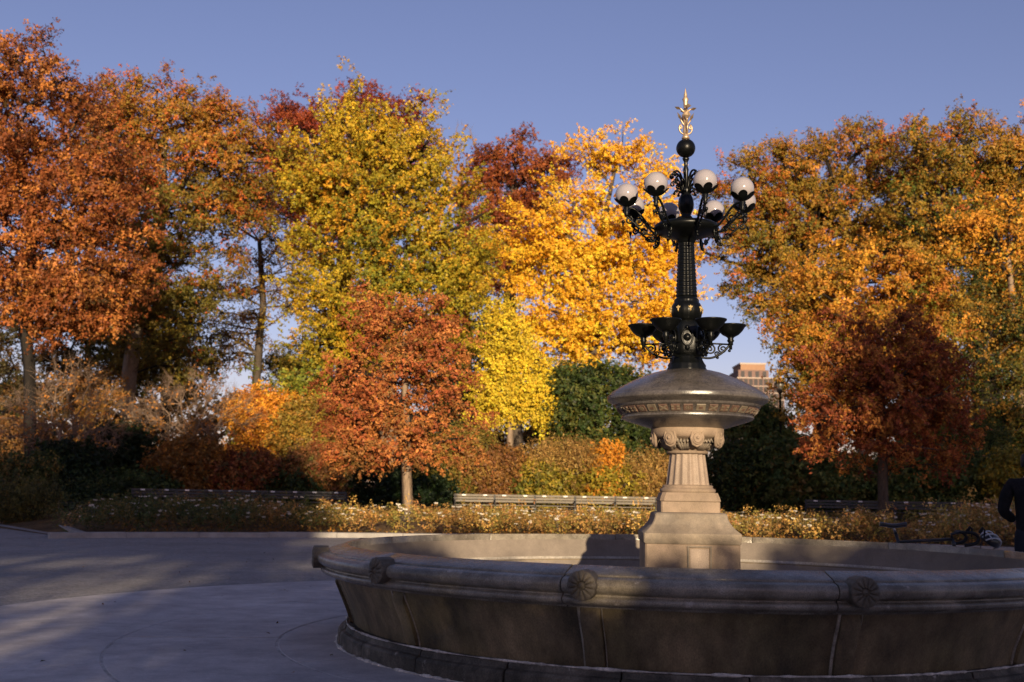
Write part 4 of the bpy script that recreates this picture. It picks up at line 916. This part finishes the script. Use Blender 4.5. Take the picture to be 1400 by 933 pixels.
# ---------------------------------------------------------------- flowerbed, benches, fence
def ring_p(a, r): x, y = CX+r*math.cos(a), CY+r*math.sin(a); return Vector((x, y, ground_z(x, y)))
petal = material('white_petal', (.72, .66, .56), .7, (), (), .2)
def rose_beds():
    vs = []
    for v in range(6):
        n = 26; C = rng.normal(size=(n, 3))*np.array([.30, .26, .13])+np.array([0, 0, .36]); C[:, 2] = C[:, 2].clip(.1, .68)
        D = C-np.array([0, 0, .1]); D /= np.linalg.norm(D, axis=1, keepdims=True)
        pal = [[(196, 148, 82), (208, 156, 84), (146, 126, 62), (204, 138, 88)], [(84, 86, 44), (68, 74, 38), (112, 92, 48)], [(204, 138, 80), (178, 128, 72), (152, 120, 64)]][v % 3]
        P_, nr, c = foliage_arrays(C, D, dict(twigs=5, leaves=7, twig=.26, up=.8, out=.6, rand=.5, droop=.1, jit=.12), palette_fn(C, pal))
        P_[:, 2] = P_[:, 2].clip(.04, 1)
        V, Q, cc = leaves(P_, nr, .062, c, .6); me = npmesh('foliage', V, Q, False, cc)
        fl = MB()
        for k in range(6+v % 4):
            a = random.uniform(0, 2*PI); r = random.uniform(.1, .42); x, y = r*math.cos(a), r*math.sin(a)-.08; z = .46+random.uniform(-.14, .28)
            s = random.uniform(.032, .062)
            for q in range(5):
                t = q*2*PI/5+a; ct, st = math.cos(t), math.sin(t)
                fl.add([(x, y, z), (x+s*ct-.5*s*st, y+s*st*.7, z+s*(.5*ct+.3)), (x+1.15*s*ct, y+1.15*s*st*.7-.01, z+s*.5), (x+s*ct+.5*s*st, y+s*st*.7, z+s*(-.3*ct+.3))], [(0, 1, 2, 3)])
            fl.sphere((x, y-.012, z+.01), s*.45, 6, 4)
            fl.tube([(x*.5, y*.5, .1), (x, y, z)], .004, 3, mi=1)
        vs.append((me, fl.mesh('blooms')))
    n = 0; todo = []
    for row, (r, st) in enumerate(((20.85, 1.0), (22.0, 1.1), (23.3, 1.15), (24.8, 1.3), (26.6, 1.5), (28.6, 1.7))):
        a = math.radians(20)
        while a < math.radians(bed_end(r)-1.0):
            a += st/r*random.uniform(.85, 1.2); rr = r+random.uniform(-.25, .3); p = ring_p(a, rr)
            if (p-trunk_p).length < 1.5 or (p-trunk_q).length < .9: continue
            if a > math.radians(bed_end(rr)-.5): break
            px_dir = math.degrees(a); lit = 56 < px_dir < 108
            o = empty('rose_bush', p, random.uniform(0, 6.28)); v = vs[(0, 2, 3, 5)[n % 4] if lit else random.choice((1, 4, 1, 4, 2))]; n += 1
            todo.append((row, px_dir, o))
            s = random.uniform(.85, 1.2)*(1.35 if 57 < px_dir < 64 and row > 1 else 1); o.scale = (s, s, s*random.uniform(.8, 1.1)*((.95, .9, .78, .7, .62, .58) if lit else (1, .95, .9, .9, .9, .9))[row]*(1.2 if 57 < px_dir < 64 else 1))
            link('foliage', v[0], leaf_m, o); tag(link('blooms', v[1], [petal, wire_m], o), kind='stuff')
    rows = ('kerb row', 'second row', 'third row', 'fourth row', 'fifth row', 'back row')
    for row in range(6):
        mem = sorted([t for t in todo if t[0] == row], key=lambda t: -t[1])
        for i, (_, d, o) in enumerate(mem):
            light = 'sunlit straw coloured' if 56 < d < 108 else 'shaded'
            tag(o, '%s rose bush, %s from the left in the %s' % (light.capitalize(), ordinal(i+1), rows[row]), 'rose bush', 'rose bushes in the flowerbed')
def ordinal(i):
    ones = 'first second third fourth fifth sixth seventh eighth ninth tenth eleventh twelfth thirteenth fourteenth fifteenth sixteenth seventeenth eighteenth nineteenth'.split()
    if i < 20: return ones[i-1]
    t = {2: 'twent', 3: 'thirt', 4: 'fort', 5: 'fift', 6: 'sixt'}[i//10]
    return t+'ieth' if i % 10 == 0 else t+'y-'+ones[i % 10-1]
trunk_p = gp(557, 31.5); trunk_q = gp(1207, 31.5)
rose_beds()
def litter():
    # leaf litter and low ground cover in the bed, and scattered leaves on the plaza
    n = 26000; a = np.radians(rng.uniform(18, 121.2, n)); r = np.sqrt(rng.uniform(20.15**2, 33.5**2, n)); x = CX+r*np.cos(a); y = CY+r*np.sin(a)
    z = np.array([ground_z(p, q) for p, q in zip(x, y)])+rng.uniform(.005, .09, n)
    pal = np.array([lin(c) for c in ((136, 96, 44), (110, 78, 38), (160, 110, 46), (88, 80, 36))])
    V, Q, cc = leaves(np.stack([x, y, z], 1), np.tile([0, -.25, 1.], (n, 1)), .085, pal[rng.integers(0, 4, n)]*rng.uniform(.7, 1.25, (n, 1)))
    tag(link('fallen_leaves', npmesh('fallen_leaves', V, Q, False, cc), leaf_m), 'brown leaf litter and low growth covering the flowerbed soil', kind='stuff')
    n = 600; x = rng.uniform(-16, 3, n); y = rng.uniform(5.6, 28, n); r = np.hypot(x-CX, y-CY); k = (r > 2.95) & (r < 19.7)
    edge = rng.uniform(0, 1, n) < .35; aa = np.radians(rng.uniform(95, 175, n)); rr = 19.7-np.abs(rng.normal(size=n))*.25
    x = np.where(edge, CX+rr*np.cos(aa), x); y = np.where(edge, CY+rr*np.sin(aa), y); k |= edge
    x, y = x[k], y[k]; r = np.hypot(x-CX, y-CY); z = np.where(r < 6.6, .026, .012)
    V, Q, cc = leaves(np.stack([x, y, z+.004], 1), np.tile([0, 0, 2.4], (len(x), 1)), .034, pal[rng.integers(0, 4, len(x))]*rng.uniform(.35, 1.0, (len(x), 1)))
    tag(link('scattered_leaves', npmesh('scattered_leaves', V, Q, False, cc), leaf_m), 'few dry leaves scattered over the plaza', kind='stuff')
    md = MB().lathe([(2.0, -.08), (1.5, .03), (1.0, .13), (.5, .2), (0, .22)], 32, mod=lambda t, z: 1+.08*math.sin(3*t)+.05*math.sin(7*t), cap=False)
    m = md.build('mulch_mound', material('dry_mulch', (.16, .105, .06), .95, [(4, .3), (40, .4)], [(40, 1, .04)], .1)); m.location = trunk_p; tag(m, 'low mound of dry mulch round the small red oak trunk', kind='structure')
litter()
def benches():
    L = 1.66
    sl = [MB().box((0, 0, 0), (L-.03, d[0], d[1]), ch=.006).mesh('slat') for d in ((.025, .085), (.085, .03))]
    slats = {(i, m.name): sl[i].copy() for i in (0, 1) for m in (wood, wood_shaded)}
    lg = MB().box((0, .05, .21), (.06, .07, .42), ch=.01); lg.box((0, .42, .21), (.06, .07, .42), ch=.01); lg.box((0, .24, .40), (.055, .45, .05), ch=.01)
    lg.box((0, .50, .62), (.05, .05, .46), Matrix.Rotation(math.radians(-10), 3, 'X'), ch=.01)
    leg = lg.mesh('leg')
    ar = MB().tube([(0, .03, .42), (0, .0, .54), (0, .05, .63), (0, .14, .65), (0, .3, .63), (0, .48, .64)], .022, 6).mesh('armrest')
    pq = MB().box((0, 0, 0), (.15, .006, .045), ch=.002).mesh('plaque')
    R0 = 34.3; st = (L+.06)/R0
    runs = [(182, 474, 'dark bench in shade with small plaques, left of the small red oak', 0), (622, 897, 'sunlit weathered wooden bench with small plaques behind the flowerbed', 0), (1100, 1420, 'dark bench in shade with small plaques behind the right flowerbed', 0)]
    for x0, x1, lb, _ in runs:
        a1, a0 = ring_at(x0, R0), ring_at(x1, R0); n = int(round((a1-a0)/st)); st2 = (a1-a0)/n
        for i in range(n):
            a = a1-(i+.5)*st2; p = ring_p(a, R0)
            o = empty('bench', p, a-PI/2); 
            ordn = 'first second third fourth fifth sixth seventh'.split()[min(i, 6)]
            tag(o, lb.replace('bench', 'bench, %s from its run\'s left end,' % ordn, 1) if False else '%s bench from the left, %s' % (ordn.capitalize(), {182: 'dark in shade left of the small red oak', 622: 'weathered wood in sunlight behind the flowerbed', 1100: 'dark in shade behind the right flowerbed'}[x0]), 'bench', 'wooden benches along the path behind the flowerbed')
            wd = wood if x0 == 622 else wood_shaded
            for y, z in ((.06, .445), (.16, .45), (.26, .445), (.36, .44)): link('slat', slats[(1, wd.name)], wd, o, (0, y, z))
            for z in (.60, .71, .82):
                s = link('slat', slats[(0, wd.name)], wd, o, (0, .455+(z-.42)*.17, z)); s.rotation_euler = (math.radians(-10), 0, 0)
            for x in (-L/2+.05, L/2-.05): link('leg', leg, bench_iron, o, (x, 0, 0)); link('armrest', ar, bench_iron, o, (x, 0, 0))
            for x in (-.42, .42):
                q = link('plaque', pq, plaque_m, o, (x, .455+(.82-.42)*.17-.018, .825)); q.rotation_euler = (math.radians(-10), 0, 0)
benches()
def bed_fence():
    R0 = 30.9; a0, a1 = math.radians(30), math.radians(121); f = empty('wire_fence', (CX, CY, 0)); tag(f, 'low wire fence with thin posts between the flowerbed and the benches', 'fence')
    po = MB().box((0, 0, .24), (.04, .04, .52), ch=.006).mesh('post'); n = 26
    for i in range(n+1):
        a = a0+(a1-a0)*i/n; p = ring_p(a, R0); link('post', po, wood, f, (p.x-CX, p.y-CY, p.z), a)
    b = MB(); N = 130
    for h in (.42, .32, .22, .12):
        pts = [ring_p(a0+(a1-a0)*i/N, R0+.026)-Vector((CX, CY, -h)) for i in range(N+1)]; b.tube(pts, .006, 4)
    for i in range(520):
        a = a0+(a1-a0)*i/520; p = ring_p(a, R0+.026)-Vector((CX, CY, 0)); b.box((p.x, p.y, p.z+.26), (.005, .005, .34))
    tag(b.build('wire_mesh', wire_m, f), kind='stuff')
bed_fence()

# ---------------------------------------------------------------- street lantern and the building beyond the park
def lantern():
    Y = 44.6; p = gp(1069, Y); o = empty('street_lamp', p); tag(o, 'black park lamp post with glass lantern above the dark shrubs right of the bowl', 'street lamp')
    zt = at(1069, 516, Y).z-p.z
    b = MB().lathe([(.16, 0), (.17, .1), (.12, .2), (.11, .6), (.075, .7), (.06, 1.0), (.045, zt-.75), (.06, zt-.72), (.05, zt-.68), (.09, zt-.64), (.03, zt-.62)], 16); b.build('post', iron, o)
    b = MB().lathe([(.09, zt-.63), (.13, zt-.52), (.175, zt-.3), (.17, zt-.28)], 12)
    b.build('lantern_glass', material('lantern_glass', (.16, .15, .13), .25), o)
    b = MB().lathe([(.19, zt-.285), (.195, zt-.26), (.14, zt-.14), (.06, zt-.08), (.025, zt-.06), (.03, zt-.03), (0, zt)], 12); b.build('lantern_cap', iron, o)
    b = MB()
    for k in range(6): a = k*PI/3; b.tube([(.10*math.cos(a), .10*math.sin(a), zt-.63), (.18*math.cos(a), .18*math.sin(a), zt-.28)], .012, 4)
    b.build('lantern_rib', iron, o)
lantern()
def building():
    Y = 260; k = Y/FPX
    brick = material('rose_brick', (.20, .13, .11), .9, [(.05, .12), (1.5, .12)], (), .2); tan = material('tan_brick', (.33, .20, .125), .9, [(.1, .1), (1.5, .1)], (), .2)
    winm = material('dark_window', (.075, .07, .07), .9, spec=.1); trim = material('stone_trim', (.42, .34, .28), .8)
    c = at(1040, 545, Y); o = empty('apartment_building', (c.x, Y, ground_z(c.x, Y))); tag(o, 'distant rose brick apartment building with a tan rooftop tower, right of the bowl', 'building')
    z0 = o.location.z
    def Z(y): return at(1040, y, Y).z-z0
    def X(px): return at(px, 520, Y).x-c.x
    def box(name, m, x0, x1, zb, zt, y0=0, dep=16):
        return MB().box(((x0+x1)/2, y0+dep/2, (zb+zt)/2), (x1-x0, dep, zt-zb)).build(name, m, o)
    box('wall', brick, X(1009), X(1072), -1, Z(518)); box('parapet', trim, X(1009)-.25, X(1072)+.25, Z(518)+.004, Z(516.5), -.25, 16.5)
    box('tower_base', brick, X(1012), X(1054), Z(516.4), Z(505), 2, 11); t = box('rooftop_tower', tan, X(1016), X(1050), Z(504.9), Z(496.5), 2.6, 9)
    MB().box(((X(1016)+X(1050))/2, 2.6+4.5, Z(496)), (X(1050)-X(1016)+.4, 9.4, .4)).build('coping', trim, t)
    wm = MB().box((0, 0, 0), (.9, .12, 1.5)).mesh('window'); sm = MB().box((0, -.06, -.95), (1.3, .3, .16)).mesh('sill')
    for r in range(9):
        for q in range(9):
            w_ = link('window', wm, winm, o, (X(1013+6.8*q), .02, Z(523+9.2*r))); link('sill', sm, trim, w_)
    for q in range(4): link('window', wm, winm, o, (X(1018+10*q), 2.02, Z(511)))
building()

# ---------------------------------------------------------------- bicycle, helmet, person
rubber = material('black_rubber', (.012, .012, .013), .7, [(40, .2)], (), .3); bike_paint = material('black_paint', (.014, .015, .018), .3, (), (), .5)
chrome = material('dull_metal', (.4, .4, .42), .35, (), (), .5, 1); saddle_m = material('dark_leather', (.02, .022, .028), .3, (), (), .5)
helm_black = material('helmet_black', (.013, .013, .016), .3); helm_white = material('helmet_white', (.62, .62, .64), .35)
def bicycle():
    Y = 11.75; s = at(1221, 715, Y); h = at(1318, 726, Y)
    o = empty('bicycle', (s.x, s.y, .004)); o.rotation_euler = (0, 0, math.radians(-6)); tag(o, 'black road bicycle standing behind the far rim, only saddle and handlebar showing', 'bicycle')
    sz = s.z-.004; bx = .80; hz = h.z-.02
    rear, front, bb = Vector((-.22, 0, .34)), Vector((bx+.02, 0, .34)), Vector((.17, 0, .28)); st = Vector((.02, 0, sz-.10)); head = Vector((bx-.20, 0, hz-.07)); hb = Vector((bx-.17, 0, hz-.20))
    b = MB()
    for p, q, r in ((st, bb, .017), (Vector((.045, 0, sz-.2)), head, .016), (hb, bb, .019), (head, hb, .02)): b.tube([p, q], r, 10)
    for y in (-.045, .045):
        b.tube([bb+Vector((0, y*.6, 0)), rear+Vector((0, y*1.3, 0))], .010, 8); b.tube([Vector((.05, y*.4, sz-.2)), rear+Vector((0, y*1.3, 0))], .008, 8)
    b.build('frame', bike_paint, o)
    b = MB()
    for y in (-.05, .05): b.tube([hb+Vector((0, 0, -.01)), hb+Vector((.03, y, -.06)), front+Vector((0, y, 0))], .011, 8)
    b.build('fork', bike_paint, o)
    for c in (rear, front):
        b = MB().tube([(.335*math.cos(t), 0, .335*math.sin(t)) for t in np.linspace(0, 2*PI, 49)[:-1]], .014, 8, closed=True); wh = b.build('wheel', rubber, o, loc=c)
        b = MB().tube([(.315*math.cos(t), 0, .315*math.sin(t)) for t in np.linspace(0, 2*PI, 49)[:-1]], .011, 8, closed=True)
        b.tube([(0, -.05, 0), (0, .05, 0)], .022, 10); b.build('rim', chrome, wh)
        b = MB()
        for k in range(24): t = 2*PI*k/24; b.tube([(.02*math.cos(t+.6*(-1)**k), .025*(-1)**k, .02*math.sin(t+.6*(-1)**k)), (.312*math.cos(t), 0, .312*math.sin(t))], .0015, 4)
        b.build('spokes', chrome, wh)
    MB().tube([st, Vector((0, 0, sz-.04))], .013, 10).build('seat_post', chrome, o)
    # saddle: broad rear, narrow nose, slight dip
    V = []; ns, nc = 11, 12
    for i in range(ns):
        t = i/(ns-1); x = -.14+.28*t; wd = .068*(1-t)**1.1+.019; wd *= min(1, (t+.03)*6)**.5*min(1, (1.06-t)*9)**.5; zc_ = .010*(math.cos(t*2*PI))*.8
        for j in range(nc):
            a = 2*PI*j/nc; V.append((x, wd*math.cos(a), sz-.02+zc_+(.02 if math.sin(a) > 0 else .028)*math.sin(a)))
    F = [(i*nc+j, i*nc+(j+1) % nc, (i+1)*nc+(j+1) % nc, (i+1)*nc+j) for i in range(ns-1) for j in range(nc)]+[tuple(range(nc-1, -1, -1)), tuple(range((ns-1)*nc, ns*nc))]
    MB().add(V, F, smooth=True).build('saddle', saddle_m, o)
    b = MB().tube([head, head+Vector((-.01, 0, .05)), head+Vector((.09, 0, .075))], .015, 8); c = head+Vector((.09, 0, .075)); b.build('stem', bike_paint, o)
    b = MB().tube([c+Vector((0, -.21, 0)), c+Vector((0, .21, 0))], .0135, 10)
    for y in (-.21, .21):
        pts = [c+Vector((0, y*.95, 0)), c+Vector((.07, y, .005)), c+Vector((.13, y, -.02)), c+Vector((.145, y, -.07)), c+Vector((.11, y, -.115)), c+Vector((.04, y, -.13)), c+Vector((-.03, y, -.13))]
        b.tube(bez(pts, 14), .017, 8); b.tube([c+Vector((.12, y, .0)), c+Vector((.16, y, .05)), c+Vector((.175, y, .03)), c+Vector((.165, y, -.06))], [.018, .016, .01, .005], 8)
    b.build('handlebar', rubber, o)
    b = MB().lathe([(.095, -.004), (.095, .004), (.07, .004), (.07, -.004)], 40); m = b.build('chainring', chrome, o, loc=bb+Vector((0, -.05, 0))); m.rotation_euler = (PI/2, 0, 0)
    for sg in (-1, 1):
        m = MB().tube([(0, 0, 0), (.12*sg, 0, -.11*sg)], .011, 8).build('crank', chrome, o, loc=bb+Vector((0, .065*sg, 0))); MB().box((.12*sg, .05*sg, -.11*sg), (.09, .08, .02), ch=.005).build('pedal', rubber, m)
    MB().tube([Vector((-.08, .03, .30)), Vector((-.14, .22, .01))], .008, 8).build('kickstand', chrome, o)
    # helmet hung on the bar
    hp = at(1352, 741, Y-.16); e = empty('helmet', hp, math.radians(-15)); e.rotation_euler = (math.radians(38), math.radians(14), math.radians(35)); tag(e, 'black and white striped cycle helmet hung on the handlebar', 'helmet')
    b = MB(); V = []; n, m_ = 28, 9
    for i in range(m_):
        p = PI/2*i/(m_-1)*1.02
        for j in range(n):
            t = 2*PI*j/n; k = 1+.05*math.cos(2*t); V.append((.135*math.cos(t)*math.sin(p)*k, .095*math.sin(t)*math.sin(p), .09*math.cos(p)))
    F = [(i*n+j, i*n+(j+1) % n, (i+1)*n+(j+1) % n, (i+1)*n+j) for i in range(m_-1) for j in range(n)]
    sh = b.add(V, F, smooth=True).build('shell', helm_black, e); md = sh.modifiers.new('thick', 'SOLIDIFY'); md.thickness = .016
    b = MB()
    for y in (-.055, 0, .055):
        pts = [(.142*math.sin(q)*(1-abs(y)*2), y*(1.1*math.cos(q*.6)), .096*math.cos(q)*(1-abs(y)*1.6)) for q in np.linspace(-1.4, 1.4, 12)]; b.tube(pts, .0085, 6)
    for q in (-.7, .5):
        b.tube([(.142*math.sin(q), y, .096*math.cos(q)*(1-abs(y)*2.2)+.003) for y in np.linspace(-.07, .07, 7)], .007, 6)
    b.build('stripe', helm_white, e)
    b = MB()
    for y in (-.085, .085): b.tube([(.03, y, .0), (.01, y*.7, -.08), (0, 0, -.13)], .005, 5)
    b.build('strap', helm_black, e)
bicycle()
skin_m = material('skin', (.42, .25, .18), .55, [(20, .06)], (), .4); cloth_m = material('black_knit', (.014, .014, .016), .95, [(6, .2), (120, .3)], [(160, .4, .003), (9, .6, .05)], .15)
trouser_m = material('dark_denim', (.02, .022, .03), .9, [(8, .2)], [(120, .4, .002)], .15); hair_m = material('dark_hair', (.018, .013, .010), .6, [(60, .4)], [(90, .8, .004)], .4); shoe_m = material('dark_shoe', (.02, .02, .02), .5)
def skin_object(name, verts, edges, rads, mat, parent, root=0, sub=2):
    me = bpy.data.meshes.new(name); me.from_pydata(verts, edges, []); o = link(name, me, mat, parent)
    o.modifiers.new('skin', 'SKIN').use_smooth_shade = True
    for i, r in enumerate(rads):
        v = me.skin_vertices[0].data[i]; v.radius = r if hasattr(r, '__len__') else (r, r); v.use_root = i == root
    sd = o.modifiers.new('sub', 'SUBSURF'); sd.levels = sub; sd.render_levels = sub
    return o
def person():
    Y = 10.9; p = at(1411, 700, Y); e = empty('person', (p.x, p.y, .006)); e.rotation_euler = (0, 0, math.radians(-22))
    tag(e, 'person in black sweater seen from behind at the right edge, head turned to the right', 'person')
    top = at(1400, 617, Y).z; k = top/1.76; e.scale = (k, k, k)
    V, E, R = [], [], []
    def ch(pts, rs, start=None):
        prev = start
        for q, r in zip(pts, rs):
            V.append(q); R.append(r); i = len(V)-1
            if prev is not None: E.append((prev, i))
            prev = i
        return prev
    # body faces +y; one continuous surface from pelvis to head, arms and legs
    pelvis = ch([(0, 0, .95)], [(.135, .10)])
    chest = ch([(0, .0, 1.08), (0, -.01, 1.22), (0, -.015, 1.36)], [(.125, .09), (.145, .10), (.15, .095)], pelvis)
    neck = ch([(0, -.01, 1.455), (0.005, 0, 1.52)], [(.075, .06), (.055, .055)], chest)
    ch([(.01, .005, 1.585), (.015, .0, 1.655), (.012, -.005, 1.70)], [(.072, .078), (.078, .088), (.066, .072)], neck)
    for s in (-1, 1):
        el = (s*.275, -.03, 1.13); wr = (s*.16, .19, 1.03)
        ch([(s*.165, -.01, 1.40), (s*.215, -.015, 1.33), el, wr], [.06, .052, .042, .028], chest)
        ch([(s*.095, 0, .86), (s*.10, .015, .50), (s*.105, -.015, .09), (s*.115, .10, .035)], [.085, .058, .042, .035], pelvis)
        w_ = len(V)-5
    body = skin_object('body', V, E, R, skin_m, e)
    # sweater and trousers follow the body a little outside it
    V2, E2, R2 = [], [], []
    def ch2(pts, rs, start=None):
        prev = start
        for q, r in zip(pts, rs):
            V2.append(q); R2.append(r); i = len(V2)-1
            if prev is not None: E2.append((prev, i))
            prev = i
        return prev
    a = ch2([(0, 0, .84)], [(.178, .14)]); c = ch2([(0, 0, 1.0), (0, 0, 1.1), (0, -.012, 1.22), (0, -.02, 1.36)], [(.172, .135), (.168, .128), (.178, .13), (.178, .12)], a); ch2([(0, -.01, 1.455), (0, -.002, 1.49)], [(.095, .08), (.07, .07)], c)
    for s in (-1, 1):
        wr = (s*.172, .168, 1.04)
        ch2([(s*.175, -.012, 1.405), (s*.225, -.018, 1.33), (s*.28, -.035, 1.13), wr], [.082, .075, .064, .048], c)
    skin_object('sweater', V2, E2, R2, cloth_m, e)
    V2.clip if False else None
    V3, E3, R3 = [(0, 0, 1.02), (0, 0, .90)], [(0, 1)], [(.158, .122), (.16, .125)]
    for s in (-1, 1):
        i = len(V3); V3 += [(s*.097, 0, .82), (s*.10, .013, .50), (s*.106, -.012, .12)]; R3 += [.105, .08, .07]; E3 += [(1, i), (i, i+1), (i+1, i+2)]
    skin_object('trousers', V3, E3, R3, trouser_m, e)
    for s in (-1, 1):
        b = MB().sphere((s*.115, .06, .05), 1, 14, 8, sc=(.052, .145, .05)); b.box((s*.115, .06, .012), (.095, .28, .024), ch=.01); b.build('shoe', shoe_m, e)
        # hand: palm, four fingers, thumb
        wr = Vector((s*.16, .19, 1.03)); d = (wr-Vector((s*.275, -.03, 1.13))).normalized(); sd_ = Vector((-s, .2, 0)).normalized(); 
        v, ed, r = [tuple(wr), tuple(wr+d*.045), tuple(wr+d*.085)], [(0, 1), (1, 2)], [(.026, .018), (.036, .017), (.038, .014)]
        for q, (off, ln) in enumerate(((-.03, .066), (-.01, .075), (.01, .07), (.03, .055))):
            bs = wr+d*.088+sd_*off; cu = Vector((0, -.012, -.01)); i = len(v)
            v += [tuple(bs), tuple(bs+d*ln*.45+cu*.3), tuple(bs+d*ln*.8+cu), tuple(bs+d*ln+cu*2)]; r += [.0095, .009, .008, .0065]; ed += [(2, i), (i, i+1), (i+1, i+2), (i+2, i+3)]
        i = len(v); v += [tuple(wr+d*.04+sd_*.036), tuple(wr+d*.07+sd_*.055), tuple(wr+d*.095+sd_*.058)]; r += [.011, .010, .008]; ed += [(1, i), (i, i+1), (i+1, i+2)]
        skin_object('hand', v, ed, r, skin_m, e, sub=1)
    # head details: turned about 60 degrees to the right (towards +x)
    hd = empty('head', (.012, 0, 1.63), math.radians(-62)); hd.parent = e
    b = MB().tube([(0, .078, .03), (0, .098, -.004), (0, .108, -.018), (0, .085, -.028)], [.008, .011, .014, .008], 8); b.build('nose', skin_m, hd)
    b = MB().sphere((0, .078, -.055), 1, 12, 6, sc=(.024, .010, .008)); b.build('mouth', material('lips', (.33, .15, .12), .5), hd)
    eyew = material('eye_white', (.6, .58, .55), .3)
    for s in (-1, 1):
        b = MB().sphere((s*.031, .070, .012), .012, 12, 8); b.build('eye', eyew, hd)
        b = MB(); b.sphere((s*.080, -.005, -.005), 1, 12, 8, sc=(.010, .022, .034)); b.tube([(s*.085, .012, .018), (s*.092, -.012, .03), (s*.094, -.026, .008), (s*.088, -.012, -.03)], .006, 6); b.build('ear', skin_m, hd)
    # hair cap
    V, F = [], []; n, m_ = 28, 12
    for i in range(m_):
        ph = PI*.62*i/(m_-1)
        for j in range(n):
            t = 2*PI*j/n; back = .5-.5*math.sin(t); lim = .50+.16*back; p_ = ph/.62*lim
            rr = 1+.03*math.sin(5*t+i)+.02*math.sin(11*t)
            V.append((.089*rr*math.sin(p_)*math.cos(t), -.006+.100*rr*math.sin(p_)*math.sin(t), .012+.112*rr*math.cos(p_)))
    F = [(i*n+j, i*n+(j+1) % n, (i+1)*n+(j+1) % n, (i+1)*n+j) for i in range(m_-1) for j in range(n)]
    h = MB().add(V, F, smooth=True).build('hair', hair_m, hd); md = h.modifiers.new('thick', 'SOLIDIFY'); md.thickness = .012
person()
